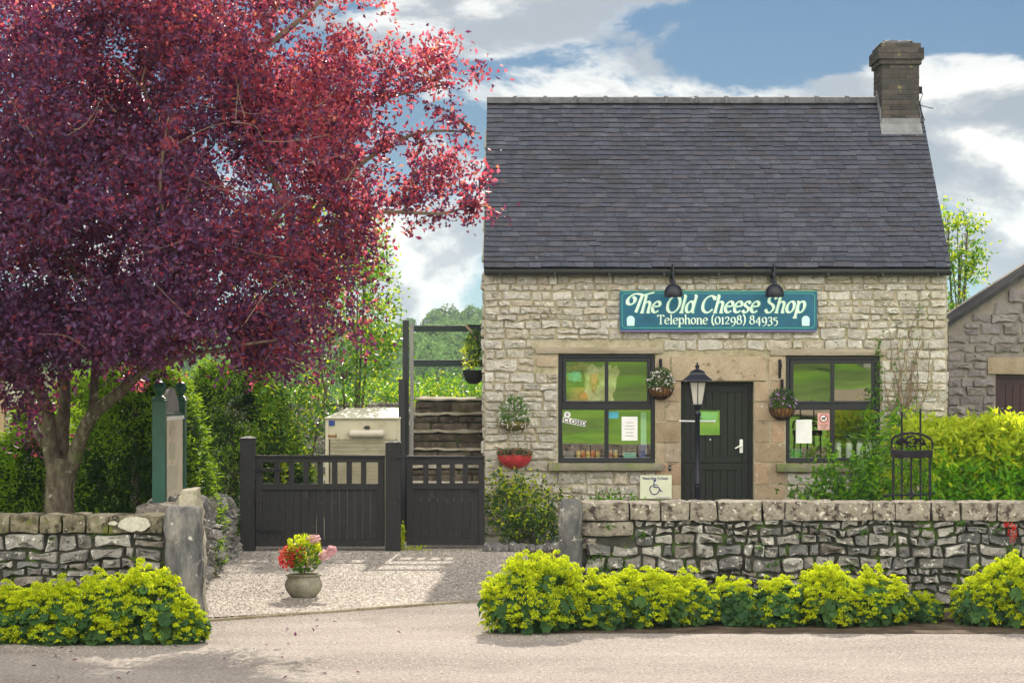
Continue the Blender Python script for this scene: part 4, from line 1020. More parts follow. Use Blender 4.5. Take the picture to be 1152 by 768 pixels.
while z < zt2-.01:
    mb.hexa([(sx, yc+.035, z), (xb-.06, yc+.035, z), (xb-.06, yc+.05, z), (sx, yc+.05, z), (sx, yc+.012, z+.05), (xb-.06, yc+.012, z+.05), (xb-.06, yc+.05, z+.05), (sx, yc+.05, z+.05)]); z += .053
mb.build('roller_shutter', 'cream_metal', cb)
mb = MB(); ym = yc-.03; za = PZ(487.5, yc)
mb.tube([(PX(393, yc), ym, za), (PX(395, yc), ym, za), (PX(431, yc), ym, za), (PX(433, yc), ym, za)], [.03, .052, .052, .03], 16); mb.box(PX(395, yc), PX(431, yc), ym, yc+.012, za-.045, za+.045); mb.build('shutter_housing', 'pinkish', cb, smooth=True, autos=40)
mb = MB(); mb.lathe([(.0, .035), (.03, .03), (.045, .0), (.0, -.0)], (PX(413, yc), yc-.02, PZ(481.5, yc)), 12); mb.build('lamp_dome', 'black_item', cb)
mb = MB(); mb.box(PX(370, yc), PX(376.5, yc), yc-.003, yc+.01, PZ(478.5, yc), PZ(472.8, yc)); mb.build('sticker', 'blue_sticker', cb)
mb = MB(); mb.box(PX(369, yc), PX(379, yc), yc-.002, yc+.01, PZ(491.5, yc), PZ(489, yc)); mb.build('label_plate', 'coir', cb)
# flower pot --------------------------------------------------------
yp = 22.9; sp_ = F/yp; pc = Vector((PX(341.5, yp), yp, .004))
pot = thing('flower_pot', 'squat clay pot of red and yellow flowers on the gravel', 'flower pot', pc)
mb = MB(); r = .19
mb.lathe([(0, 0), (.115, 0), (.13, .01), (.175, .07), (.19, .115), (.185, .155), (.165, .19), (.162, .205), (.182, .222), (.186, .232), (.176, .238), (.155, .232), (.148, .2), (0, .19)], pc, 40)
mb.build('pot', 'pot_clay', pot, smooth=True, autos=60)
# noticeboard -------------------------------------------------------
nb = thing('notice_board', 'green double post notice board with ball finials seen edge on', 'notice board', (-3.55, 22.2, 0))
def bpost(px, Y, r):
    c = (PX(px, Y), Y, 0); zt_ = PZ(447, Y)
    p = None
    mb = MB(); mb.box(c[0]-r, c[0]+r, Y-r, Y+r, 0, zt_); mb.box(c[0]-r-.006, c[0]+r+.006, Y-r-.006, Y+r+.006, zt_-.04, zt_-.02)
    p = mb.build('post', 'green_paint', nb, bevel=.008)
    mb = MB(); mb.lathe([(0, 0), (.045, 0), (.045, .012), (.028, .02), (.028, .032), (.048, .05), (.062, .085), (.062, .1), (.05, .135), (.03, .152), (0, .16)], (c[0], Y, zt_), 20)
    mb.build('ball_finial', 'green_paint', p, smooth=True, autos=50); return c
A_ = bpost(179.5, 21.9, .062); B2 = bpost(203.5, 22.95, .052)
dv = Vector((B2[0]-A_[0], B2[1]-A_[1], 0)); L_ = dv.length; dv.normalize(); nv = Vector((dv.y, -dv.x, 0))
def onb(u, w_, z): p = Vector((A_[0], A_[1], 0))+dv*u+nv*w_; return (p.x, p.y, z)
def bbox_(mb, u0, u1, w0, w1, z0, z1): mb.hexa([onb(u0, w0, z0), onb(u1, w0, z0), onb(u1, w1, z0), onb(u0, w1, z0), onb(u0, w0, z1), onb(u1, w0, z1), onb(u1, w1, z1), onb(u0, w1, z1)])
zb0, zb1 = PZ(573, 22), PZ(473, 22)
mb = MB(); bbox_(mb, .064, L_-.055, -.03, .03, zb0, zb1); pn = mb.build('panel', 'board_paper', nb)
mb = MB(); bbox_(mb, .064, L_-.055, -.035, .046, zb0-.04, zb0); mb.build('panel_trim', 'white_paint', nb); mb = MB(); bbox_(mb, .064, L_-.055, -.035, .046, zb1, zb1+.035); mb.build('panel_trim', 'white_paint', nb)
mb = MB(); bbox_(mb, .064, L_-.055, -.03, .036, zb1+.036, zb1+.07); mb.build('header_rail', 'green_paint', nb)
mb = MB(); n_ = 14; us = np.linspace(.16, L_-.16, n_); zs_ = [zb1+.12+.20*max(0,math.sin(math.pi*i/(n_-1)))**.7 for i in range(n_)]
pts = [onb(us[0], 0, zb1+.07)]+[onb(u, 0, z) for u, z in zip(us, zs_)]+[onb(us[-1], 0, zb1+.07)]
fr_ = [tuple(Vector(p)+nv*.014) for p in pts]; bk = [tuple(Vector(p)-nv*.014) for p in pts]; m_ = len(pts)
mb.add(fr_+bk, [tuple(range(m_)), tuple(reversed(range(m_, 2*m_)))]+[(i, (i+1) % m_, (i+1) % m_+m_, i+m_) for i in range(m_)]); mb.build('arched_crest', 'weathered_timber', nb)
for (u0, u1, q0, q1, mt) in ((.2, .75, .78, .95, 'board_paper'), (.3, .6, .55, .74, 'cream_metal'), (.15, .7, .2, .48, 'cream_metal')):
    mb = MB(); bbox_(mb, u0, u1, .031, .034, zb0+(zb1-zb0)*q0, zb0+(zb1-zb0)*q1); mb.build('poster', mt, pn)
# lamp post ---------------------------------------------------------
yl = 29.0; lx = PX(784.5, yl); sl_ = F/yl
lp = thing('lamp_post', 'slim dark Victorian style lamp post with a four sided lantern', 'lamp post', (lx, yl, 0.008))
zL = PZ(457, yl)
mb = MB(); mb.lathe([(0, 0), (.11, 0), (.11, .04), (.085, .07), (.075, .35), (.055, .40), (.068, .42), (.068, .44), (.05, .47), (.04, .5), (.036, PZ(552, yl)), (.048, PZ(550, yl)), (.048, PZ(547, yl)), (.038, PZ(546, yl)), (.048, PZ(544, yl)), (.036, PZ(542, yl)),
    (.033, zL-.14), (.048, zL-.12), (.05, zL-.1), (.034, zL-.08), (.034, zL-.04), (.06, zL), (.06, zL+.01), (0, zL+.01)], (lx, yl, 0.008), 18)
mb.build('post', 'lamp_black', lp, smooth=True, autos=40)
mb = MB(); zx = PZ(473.5, yl)
mb.tube([(PX(764, yl), yl-.0, zx), (PX(767, yl), yl, zx), (PX(802, yl), yl, zx-.004), (PX(805, yl), yl, zx-.004)], [.018, .011, .011, .018], 8); mb.build('cross_bar', 'steel', lp)
zg0, zg1 = zL+.02, PZ(430, yl)
def ring4(h, z): return [(lx-h, yl-h, z), (lx+h, yl-h, z), (lx+h, yl+h, z), (lx-h, yl+h, z)]
hb, ht = .062, .105
mb = MB(); mb.hexa(ring4(hb+.012, zL+.008)+ring4(hb+.012, zL+.03)); mb.hexa(ring4(ht+.012, zg1)+ring4(ht+.012, zg1+.02))
for a, b in ((-1, -1), (1, -1), (1, 1), (-1, 1)): mb.tube([(lx+a*hb, yl+b*hb, zL+.02), (lx+a*ht, yl+b*ht, zg1+.005)], .010, 4)
for a, b in ((0, -1), (0, 1), (1, 0), (-1, 0)): mb.tube([(lx+a*hb, yl+b*hb, zL+.02), (lx+a*ht, yl+b*ht, zg1+.005)], .007, 4)
ln_ = mb.build('lantern_frame', 'lamp_black', lp)
mb = MB(); mb.hexa(ring4(hb-.004, zL+.03)+ring4(ht-.006, zg1)); mb.build('lantern_glass', 'lantern_glass', ln_)
mb = MB()
for (h0, z0_, h1, z1_) in ((.185, zg1+.018, .18, zg1+.03), (.18, zg1+.03, .10, zg1+.10), (.10, zg1+.10, .085, zg1+.135), (.095, zg1+.135, .035, zg1+.165)): mb.hexa(ring4(h0, z0_)+ring4(h1, z1_))
mb.lathe([(.03, 0), (.018, .02), (.03, .035), (.03, .05), (.012, .065), (.008, .09), (.0, .1)], (lx, yl, zg1+.163), 12)
mb.build('lantern_roof', 'lamp_black', lp)
# sign --------------------------------------------------------------
def catmull(pts, n=7):
    P = [pts[0]]+list(pts)+[pts[-1]]; out = []
    for i in range(1, len(P)-2):
        for j in range(n):
            t = j/n; a, b, c, d = P[i-1], P[i], P[i+1], P[i+2]
            out.append(tuple(.5*((2*b[k])+(-a[k]+c[k])*t+(2*a[k]-5*b[k]+4*c[k]-d[k])*t*t+(-a[k]+3*b[k]-3*c[k]+d[k])*t**3) for k in (0, 1)))
    out.append(pts[-1]); return out
def ell(cx, cy, rx, ry, a0=0, a1=360, n=22): return [(cx+rx*math.cos(R(a0+(a1-a0)*i/n)), cy+ry*math.sin(R(a0+(a1-a0)*i/n))) for i in range(n+1)]
def sf(x, y, w=.1): return ('l', [(x-w, y), (x+w, y)])
GL = {
 'h': (.50, [('l', [(.10, .74), (.10, .0)]), sf(.06, .74, .05), sf(.10, 0, .08), ('s', [(.10, .30), (.16, .42), (.27, .47), (.36, .40), (.38, .28)]), ('l', [(.38, .28), (.38, 0)]), sf(.40, 0, .08)]),
 'e': (.44, [('s', [(.06, .25), (.20, .26), (.36, .29), (.34, .42), (.22, .48), (.10, .40), (.05, .24), (.10, .07), (.23, .0), (.37, .08)])]),
 'l': (.24, [('l', [(.11, .74), (.11, 0)]), sf(.07, .74, .05), sf(.11, 0, .09)]),
 'd': (.50, [('c', ell(.21, .24, .16, .24)), ('l', [(.39, .74), (.39, 0)]), sf(.35, .74, .05), sf(.43, 0, .05)]),
 'O': (.70, [('c', ell(.34, .35, .29, .36))]),
 'C': (.64, [('s', [(.57, .56), (.46, .69), (.30, .71), (.12, .58), (.06, .36), (.12, .13), (.30, 0), (.46, .03), (.58, .15)]), ('l', [(.57, .70), (.57, .54)])]),
 's': (.38, [('s', [(.31, .38), (.24, .47), (.13, .46), (.07, .36), (.14, .27), (.26, .21), (.31, .11), (.23, .01), (.12, .01), (.04, .10)])]),
 'S': (.52, [('s', [(.44, .58), (.36, .70), (.20, .70), (.10, .57), (.16, .43), (.34, .33), (.43, .19), (.34, .02), (.18, 0), (.05, .13)])]),
 'o': (.46, [('c', ell(.22, .24, .17, .24))]),
 'p': (.50, [('l', [(.10, .47), (.10, -.22)]), sf(.10, -.22, .09), sf(.06, .47, .05), ('c', ell(.27, .24, .16, .24))]),
 'n': (.50, [('l', [(.10, .47), (.10, .0)]), sf(.06, .47, .05), sf(.10, 0, .08), ('s', [(.10, .30), (.16, .42), (.27, .47), (.36, .40), (.38, .28)]), ('l', [(.38, .28), (.38, 0)]), sf(.40, 0, .08)]),
 'T': (.58, [('l', [(.04, .70), (.54, .70)]), ('l', [(.29, .70), (.29, 0)]), sf(.29, 0, .1), ('l', [(.04, .70), (.04, .58)]), ('l', [(.54, .70), (.54, .58)])]),
 'W': (.62, [('s', [(-.10, .30), (-.22, .34), (-.27, .48), (-.20, .62), (-.04, .71), (.12, .70), (.30, .66), (.48, .72), (.66, .76)]), ('s', [(-.10, .30), (.0, .38), (.0, .52), (-.1, .6)]), ('l', [(.24, .68), (.18, 0)])]),
 '(': (.28, [('s', [(.22, .78), (.10, .58), (.07, .32), (.10, .08), (.22, -.12)])]),
 ')': (.28, [('s', [(.06, .78), (.18, .58), (.21, .32), (.18, .08), (.06, -.12)])]),
 '0': (.50, [('c', ell(.24, .28, .19, .29))]), '1': (.30, [('l', [(.15, .55), (.15, 0)]), sf(.15, 0, .1), ('l', [(.15, .55), (.06, .48)])]),
 '2': (.46, [('s', [(.06, .42), (.12, .54), (.26, .55), (.34, .42), (.26, .26), (.05, .01)]), ('l', [(.05, .02), (.40, .02)])]),
 '9': (.48, [('c', ell(.23, .33, .16, .2)), ('s', [(.39, .34), (.38, .1), (.28, -.1), (.1, -.18)])]),
 '8': (.50, [('c', ell(.24, .52, .13, .16)), ('c', ell(.24, .18, .18, .19))]),
 '4': (.50, [('l', [(.33, .56), (.04, .14)]), ('l', [(.04, .13), (.45, .13)]), ('l', [(.33, .56), (.33, -.14)])]),
 '3': (.44, [('s', [(.06, .44), (.14, .55), (.28, .53), (.33, .40), (.26, .28), (.15, .26)]), ('s', [(.15, .26), (.30, .22), (.36, .08), (.28, -.08), (.12, -.12), (.03, -.04)])]),
 '5': (.44, [('l', [(.10, .50), (.36, .50)]), ('l', [(.11, .50), (.09, .28)]), ('s', [(.09, .27), (.2, .31), (.33, .22), (.35, .06), (.26, -.09), (.10, -.13)])]),
 ' ': (.26, []),
}
def script_text(txt, x0, z0, em, y, shear=0, nib=.10, ang=28, mn=.045, track=1.0, width=None):
    """broad-nib lettering: each stroke is swept by a slanted nib and has real thickness"""
    tot = sum(GL[c][0] for c in txt)*em*track
    sx = (width/tot) if width else 1
    mb = MB(); x = x0; q = 0
    nx, nz_ = math.cos(R(ang))*nib/2, math.sin(R(ang))*nib/2
    for c in txt:
        adv, strokes = GL[c]
        for kind, pts in strokes:
            pp = catmull(pts) if kind == 's' else (pts if kind == 'c' else [tuple(np.array(pts[0])*(1-t)+np.array(pts[1])*t) for t in (0, .5, 1)])
            pv = [np.array(p) for p in pp]; left = []; right = []
            for i, p in enumerate(pv):
                d = pv[min(i+1, len(pv)-1)]-pv[max(i-1, 0)]; d = d/(np.linalg.norm(d)+1e-9); nm = np.array([-d[1], d[0]])
                h = max(mn/2, abs(nm[0]*nx+nm[1]*nz_)) if kind != 'l' or len(pts) > 2 or abs(d[0]) < .9 else mn/2+.006
                left.append(p+nm*h); right.append(p-nm*h)
            n = len(pv); q += 1; yo = y-.0004*(q % 5)
            f = lambda p: (x+(p[0]+shear*p[1])*em*sx, z0+p[1]*em)
            vs = []
            for p in left: X, Z = f(p); vs.append((X, yo, Z))
            for p in right: X, Z = f(p); vs.append((X, yo, Z))
            vs += [(X, yo+.003, Z) for X, _, Z in vs[:2*n]]
            fs = []
            for i in range(n-1):
                fs.append((i, i+1, n+i+1, n+i))
            fs += [(i, i+2*n, i+1+2*n, i+1) for i in range(n-1)]+[(n+i, n+i+1, 3*n+i+1, 3*n+i) for i in range(n-1)]
            mb.add(vs, fs)
        x += adv*em*sx*track
    return mb
def text_obj(txt, size, x, y, z, mt, parent, name='lettering', align='CENTER', rot=0):
    cu = bpy.data.curves.new('t', 'FONT'); cu.body = txt; cu.size = size; cu.align_x = align; cu.extrude = .0012; cu.offset = size*.022; cu.resolution_u = 3
    o = bpy.data.objects.new('t', cu); COL.objects.link(o); dg = bpy.context.evaluated_depsgraph_get()
    me = bpy.data.meshes.new_from_object(o.evaluated_get(dg)); bpy.data.objects.remove(o); bpy.data.curves.remove(cu)
    me.transform(Matrix.Translation(Vector((x, y, z))-rootloc(parent)) @ Matrix.Rotation(rot, 4, 'Y') @ Matrix.Rotation(R(90), 4, 'X')); me.materials.clear()
    ob = link_mesh(name, me, mt, parent); return ob
ys = 29.93; X0s, X1s, Z0s, Z1s = fx_(697), fx_(918.5), fz_(371.5), fz_(327.5)
sg = thing('shop_sign', 'long teal shop sign with pale italic lettering and a telephone number', 'sign', ((X0s+X1s)/2, ys, Z0s))
mb = MB(); mb.box(X0s, X1s, ys-.0, ys+.035, Z0s, Z1s); bd = mb.build('board', 'sign_teal', sg, bevel=.003)
mb = MB(); mb.box(X0s+.01, X1s-.01, ys-.004, ys+.03, Z0s-.022, Z0s-.001); mb.build('bottom_edge', 'sign_edge', sg)
mb = MB(); i_ = .028; w_ = .007; a, b, c, d = X0s+i_, X1s-i_, Z0s+i_, Z1s-i_; y0, y1 = ys-.002, ys-.0002
mb.box(a+.03, b-.03, y0, y1, d-w_, d); mb.box(a+.03, b-.03, y0, y1, c, c+w_); mb.box(a, a+w_, y0, y1, c+.03, d-.03); mb.box(b-w_, b, y0, y1, c+.03, d-.03)
mb.build('border_line', 'sign_rim', bd)
mb = MB()
for cx_, cz_, a0 in ((a, c, 0), (b, c, 90), (b, d, 180), (a, d, 270)):
    mb.tube([(cx_+.03*math.cos(R(a0+t)), ys-.001, cz_+.03*math.sin(R(a0+t))) for t in (0, 22, 45, 67, 90)], .0035, 5)
mb.box(X0s-.004, X1s+.004, ys-.003, ys+.03, Z1s-.006, Z1s+.002)
mb.build('corner_mark', 'sign_rim', bd)
pxs = lambda p: fx_(p)
mb = script_text('W', fx_(709.5), fz_(351.5), .345, ys-.004, .30, .12, 25, .05); mb2 = script_text('he Old Cheese Shop', fx_(719.5), fz_(351.5), .305, ys-.004, .30, .13, 25, .06, 1, width=fx_(904)-fx_(719.5))
mb.add(mb2.v, mb2.f)
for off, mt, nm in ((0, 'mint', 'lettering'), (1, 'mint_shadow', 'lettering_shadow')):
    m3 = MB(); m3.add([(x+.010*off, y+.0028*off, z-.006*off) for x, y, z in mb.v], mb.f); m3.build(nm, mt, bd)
mb = script_text('Telephone (01298) 84935', fx_(739), fz_(364.5), .165, ys-.003, 0, .12, 20, .05, 1, width=fx_(875)-fx_(739)); mb.build('phone_number', 'mint', bd)
for px in (709.3, 905.7):
    mb = MB(); cx_ = fx_(px); z0_, r_ = fz_(366.5), .052
    pts = [(cx_-r_*.92, z0_), (cx_+r_*.92, z0_), (cx_+r_, z0_+.068)]+[(cx_+r_*1.02*math.cos(t), z0_+.08+r_*math.sin(t)) for t in np.linspace(.1, math.pi-.1, 12)]+[(cx_-r_, z0_+.068)]
    mb.poly(pts, ys-.003, ys+.0, 0); mb.build('arch_emblem', 'pale_cyan', bd)
# sign lamps
def signlamp(px, lab):
    x = fx_(px); t = thing('sign_lamp', lab, 'lamp', (x, 29.6, fz_(306)))
    yy = 29.62
    mb = MB(); mb.tube([(x, 29.95, fz_(314)), (x, 29.86, fz_(305)), (x, 29.74, fz_(299)), (x, 29.65, fz_(301)), (x, yy, fz_(308)), (x, yy, fz_(318))], .012, 8); mb.box(x-.03, x+.03, 29.94, 29.965, fz_(318), fz_(310)); mb.build('bracket_arm', 'lamp_black', t, smooth=True, autos=40)
    mb = MB(); z = fz_(328.0)
    pr = [(0, .135), (.028, .135), (.03, .085), (.06, .075), (.095, .045), (.118, .0), (.124, -.05), (.118, -.085), (.112, -.082), (.11, -.04), (.06, .02), (0, .035)]
    mb.lathe(pr, (x, yy, z), 24); mb.build('lamp_shade', 'lamp_black', t, smooth=True, autos=50)
    mb = MB(); mb.lathe([(0, .0), (.03, -.01), (.04, -.035), (.03, -.06), (0, -.07)], (x, yy, z+.02), 12); mb.build('bulb', 'white_item', t, smooth=True)
signlamp(755.5, 'black gooseneck lamp above the word Old on the sign'); signlamp(868, 'black gooseneck lamp above the right end of the sign')
# wheelchair notice
xw0, xw1, zw0, zw1 = fx_(720), fx_(755.5), fz_(560.5), fz_(534)
wn = thing('access_sign', 'cream plaque with a blue wheelchair symbol left of the door', 'sign', ((xw0+xw1)/2, 29.95, zw0))
mb = MB(); mb.box(xw0, xw1, 29.955, 29.972, zw0, zw1); pl = mb.build('plate', 'cream_plate', wn, bevel=.002)
cxw = fx_(736.2); czw = fz_(549.5); y_ = 29.952
mb = MB(); q = .0118
def pt(a, b): return (fx_(720+(a-115)/21.94), y_, fz_(530+b/21.94))
mb.tube([pt(470+30*math.cos(t), 220+0*t) for t in (0, .01)], .016, 8) if False else None
mb.poly([(pt(472, 0)[0]+.016*math.cos(t), pt(0, 225)[2]+.016*math.sin(t)) for t in np.linspace(0, 6.28, 13)[:-1]], y_, y_+.002)
mb.tube([pt(452, 262), pt(452, 380), pt(570, 385), pt(625, 480), pt(665, 478)], .007, 6)
mb.tube([pt(452, 325), pt(545, 330)], .0055, 6)
mb.tube([pt(*p) for p in catmull([(420, 340), (365, 380), (358, 460), (400, 535), (470, 560), (545, 530), (585, 465), (600, 440)], 4)], .0065, 6)
mb.build('wheelchair_symbol', 'navy', pl)
text_obj('Please Ring To Enter', .040, (xw0+xw1)/2-.008, y_, zw1-.055, 'navy', pl)
mb = MB(); mb.box(xw0+.2, xw1-.02, y_, y_+.002, zw0+.012, zw0+.018); mb.build('underline', 'purple_ink', pl)
mb = MB(); c = (fx_(753.5), 29.965, fz_(526)); mb.box(c[0]-.016, c[0]+.016, 29.955, 29.985, c[2]-.035, c[2]+.035); bl = mb.build('door_bell', 'black_item', loc=(c[0], 29.985, c[2]), bevel=.003); tag(bl, 'tiny black door bell beside the left window sill', 'door bell')
mb = MB(); mb.lathe([(0, 0), (.007, 0), (.007, .002), (0, .002)], (0, 0, 0), 10)
mb = MB(); mb.tube([(c[0], 29.956, c[2]+.004), (c[0], 29.95, c[2]+.004)], .008, 10); mb.build('push_button', 'steel', bl)
# things behind the shop windows ------------------------------------
def flatcard(name, lab, cat, mt, px0, px1, py0, py1, y, rot=0, group=None):
    x0, x1, z0, z1 = fx_(px0), fx_(px1), fz_(py1), fz_(py0); cx_, cz_ = (x0+x1)/2, (z0+z1)/2; mb = MB()
    def Tr(x, y_, z): dx, dz = x-cx_, z-cz_; return (cx_+dx*math.cos(rot)-dz*math.sin(rot), y_, cz_+dx*math.sin(rot)+dz*math.cos(rot))
    mb.box(x0, x1, y, y+.003, z0, z1, T=Tr); o = mb.build(name, mt, loc=(cx_, y, cz_)); tag(o, lab, cat, group); return o
yi = YF+.024+.03   # just in front of the pane sits proud; cards hang on the outside face of the glass
yg = YF+.066
o = flatcard('closed_sign', 'white slanting CLOSED sign in the lower left pane', 'sign', 'white_item', 633.0, 659.5, 471.2, 477.4, yg-.004, R(-11))
text_obj('CLOSED', .082, fx_(646.3), yg-.0062, fz_(476.6), 'black_item', o, rot=R(11))
mb = MB(); mb.lathe([(0, .0), (.042, .0), (.042, .004), (0, .004)], (0, 0, 0), 24)
def disc(name, lab, mt, px, py, r, y, ring=None):
    mb = MB(); c = (fx_(px), fz_(py)); mb.poly([(c[0]+r*math.cos(t), c[1]+r*math.sin(t)) for t in np.linspace(0, 6.283, 25)[:-1]], y, y+.003)
    o = mb.build(name, mt, loc=(c[0], y, c[1])); tag(o, lab, 'sticker'); return o
d_ = disc('round_sticker', 'round white sticker above the CLOSED sign', 'white_item', 638.2, 466.3, .045, yg-.004)
mb = MB(); c = (fx_(638.2), fz_(466.3)); mb.poly([(c[0]+.018*math.cos(t), c[1]+.018*math.sin(t)) for t in np.linspace(0, 6.283, 13)[:-1]], yg-.0055, yg-.0042); mb.build('emblem', 'grey_ink', d_)
def notice(name, lab, mt, px0, px1, py0, py1, lines=5, cat='notice'):
    o = flatcard(name, lab, cat, mt, px0, px1, py0, py1, yg-.004)
    if lines:
        mb = MB(); x0, x1 = fx_(px0), fx_(px1); H = fz_(py0)-fz_(py1)
        for i in range(lines):
            z = fz_(py0)-H*(.25+.55*i/max(1, lines-1)); w_ = (x1-x0)*random.uniform(.22, .34); m_ = (x0+x1)/2; mb.box(m_-w_, m_+w_, yg-.0055, yg-.0042, z-.004, z+.004)
        mb.build('ruled_text', 'grey_ink', o)
    return o
notice('paper_notice', 'white printed notice in the lower right pane of the left window', 'white_item', 699.5, 717.5, 468.5, 495.5)
flatcard('blue_sticker', 'small cyan sticker at the top of a pane in the left window', 'sticker', 'cyan_paper', 683.8, 696, 463, 470.5, yg-.004)
flatcard('poster_strip', 'narrow pale blue strip poster at the right edge of the left window', 'poster', 'pale_cyan', 721.5, 728, 463.5, 512, YF+.16)
notice('paper_notice', 'plain white notice in the lower left pane of the right window', 'white_item', 896, 914, 472, 498.5, 0)
o = flatcard('no_dogs_notice', 'pink notice with a ringed black symbol in the right window', 'notice', 'pink_sign', 920.5, 934.2, 464.5, 483.5, yg-.004)
mb = MB(); c = (fx_(927.3), fz_(470.5)); mb.poly([(c[0]+.054*math.cos(t), c[1]+.054*math.sin(t)) for t in np.linspace(0, 6.283, 25)[:-1]], yg-.0055, yg-.0042); mb.build('sign_disc', 'white_item', o)
mb = MB(); mb.tube([(c[0]+.05*math.cos(t), yg-.006, c[1]+.05*math.sin(t)) for t in np.linspace(0, 6.283, 25)], .007, 5); mb.build('ring', 'red_item', o)
mb = MB(); mb.box(c[0]-.026, c[0]+.018, yg-.007, yg-.0057, c[1]-.006, c[1]+.012)
for dx in (-.022, -.012, .006, .015): mb.box(c[0]+dx, c[0]+dx+.006, yg-.007, yg-.0057, c[1]-.026, c[1]-.0055)
mb.box(c[0]+.014, c[0]+.032, yg-.007, yg-.0057, c[1]+.008, c[1]+.024); mb.build('dog_symbol', 'black_item', o)
mb = MB()
for i in range(3): z = fz_(477.5+i*2.1); mb.box(c[0]-.055+.01*i, c[0]+.055-.012*i, yg-.0055, yg-.0042, z-.006, z+.004)
mb.build('ruled_text', 'coir', o)
# stock on the shelves
zs0 = wr[0][2]+.038; zs1 = wr[1][2]+.038
def jar(px, w, h, body, lid, lab, grp, z0, y=None):
    x = fx_(px); y = y or YF+.19; t = thing('jar', lab, 'jar', (x, y, z0), grp)
    mb = MB(); mb.lathe([(0, 0), (w*.46, 0), (w*.5, .01), (w*.5, h*.8), (w*.4, h*.86), (0, h*.87)], (x, y, z0), 14); mb.build('body', body, t, smooth=True, autos=50)
    mb = MB(); mb.lathe([(0, 0), (w*.42, 0), (w*.42, h*.12), (0, h*.13)], (x, y, z0+h*.872), 14); mb.build('lid', lid, t)
for i, (px, bm_, ld) in enumerate(((651, 'yellow_item', 'salmon_item'), (656.5, 'orange_item', 'yellow_item'), (662, 'yellow_item', 'red_item'), (667.5, 'orange_item', 'salmon_item'), (673, 'yellow_item', 'red_item'), (687, 'salmon_item', 'white_item'), (693, 'yellow_item', 'white_item'))):
    jar(px, .058, .12, bm_, ld, 'small jar of yellow or orange preserve along the foot of the left window', 'preserve jars in the left window', zs0)
for i, px in enumerate((945, 957.5, 969.5, 980)):
    jar(px, .085, .25, 'white_item', 'pot_clay', 'white cylindrical tub with grey lid on the shelf of the right window', 'white tubs in the right window', zs1)
def boxthing(name, lab, cat, mt, px0, px1, z0, h, d=.12, y=None):
    mb = MB(); y = y or YF+.145; x0, x1 = fx_(px0), fx_(px1); mb.box(x0, x1, y, y+d, z0, z0+h); mb.box(x0-.004, x1+.004, y-.004, y+d+.004, z0+h*.8, z0+h)
    o = mb.build(name, mt, loc=((x0+x1)/2, y, z0), bevel=.004); return tag(o, lab, cat)
boxthing('carton', 'mint green carton at the foot of the left window', 'box', 'mint_paper', 702, 716, zs0, .09)
boxthing('carton', 'grey carton at the left foot of the left window', 'box', 'weathered_timber', 634, 646, zs0, .11)
boxthing('carton', 'bright green carton with dark top at the foot of the right window', 'box', 'green_item', 888, 903, zs1, .14)
boxthing('carton', 'dark blue pack at the right foot of the left window', 'box', 'blue_item', 720, 727, zs0, .19)
# upper display: shelf with basket, crumpled paper, coloured goods
mb = MB(); ztr = fz_(453.5); mb.box(wr[0][0]+.058, wr[0][1]-.058, YF+.122, YF+.44, ztr-.02, ztr); hs = mb.build('hanging_shelf', 'shelf_wood', loc=(wr[0][0]+.05, YF+.13, ztr)); tag(hs, 'narrow wooden shelf across the middle of the left window', 'shelf')
bk_ = thing('display_basket', 'brown woven basket of goods in the upper left pane', 'basket', (fx_(650), YF+.28, ztr)); mb = MB()
mb.lathe([(0, .0), (.12, 0), (.14, .2), (.145, .21), (.13, .21), (.12, .03)], (fx_(650), YF+.27, ztr+.001), 20); mb.build('weave', 'basket_weave', bk_, smooth=True, autos=50)
def lump(name, lab, cat, mt, px, py, rx, rz, amp=.4, y=None):
    mb = MB(); c = (fx_(px), y or YF+.19, fz_(py)); rockchunk(mb, c, rx, .07, rz, amp, sub=3); o = mb.build(name, mt, loc=c); return tag(o, lab, cat)
lump('crumpled_paper', 'crumpled straw coloured packing paper in the upper panes of the left window', 'paper', 'crumpled_paper', 677, 434, .20, .24, .9)
lump('wrapped_parcel', 'pale teal wrapped parcel above the basket', 'parcel', 'teal_item', 646, 424, .10, .07, .5, YF+.16)
lump('wrapped_parcel', 'salmon pink wrapped parcel beside the crumpled paper', 'parcel', 'salmon_item', 668.5, 430, .05, .11, .5, YF+.16)
lump('wrapped_parcel', 'dark brown parcel at the top of the upper left pane', 'parcel', 'coir', 651, 412, .12, .05, .6, YF+.16)
lump('wrapped_parcel', 'orange packet at the foot of the upper left pane', 'parcel', 'orange_item', 657, 448, .06, .07, .3, YF+.16)

# ================================================================== PLANTS, BASKETS
def petals(name, mt, C, size, parent, nrm=None, label=None):
    n = len(C); return leafmesh(name, C, rdir(n), size*RNG.uniform(.7, 1.2, n), size*RNG.uniform(.6, .9, n), mt, parent, label=label)
# pot plant
def fol(name, mt, c, r, n, ll, parent, up=.3, shell=.3, lw=.45, label=None):
    P, d = blob_points(n, c, r, shell); D = d+rdir(n)*.7; D[:, 2] += up; D /= np.linalg.norm(D, axis=1, keepdims=True)
    return leafmesh(name, P, D, ll*RNG.uniform(.6, 1.2, n), ll*lw*RNG.uniform(.7, 1.2, n), mt, parent, label=label)
q = pc
fol('foliage', 'green_leaf', (q.x, q.y, .40), (.19, .17, .16), 420, .06, pot)
fol('foliage', 'lime_leaf', (q.x+.0, q.y, .47), (.20, .17, .18), 520, .055, pot, label='yellow green upper leaves')
petals('red_flowers', 'red_petal', blob_points(240, (q.x-.15, q.y-.06, .41), (.11, .1, .13))[0], .034, pot)
petals('red_flowers', 'red_petal', blob_points(60, (q.x-.04, q.y-.1, .46), (.09, .08, .1))[0], .034, pot, label='orange red flowers near the middle')
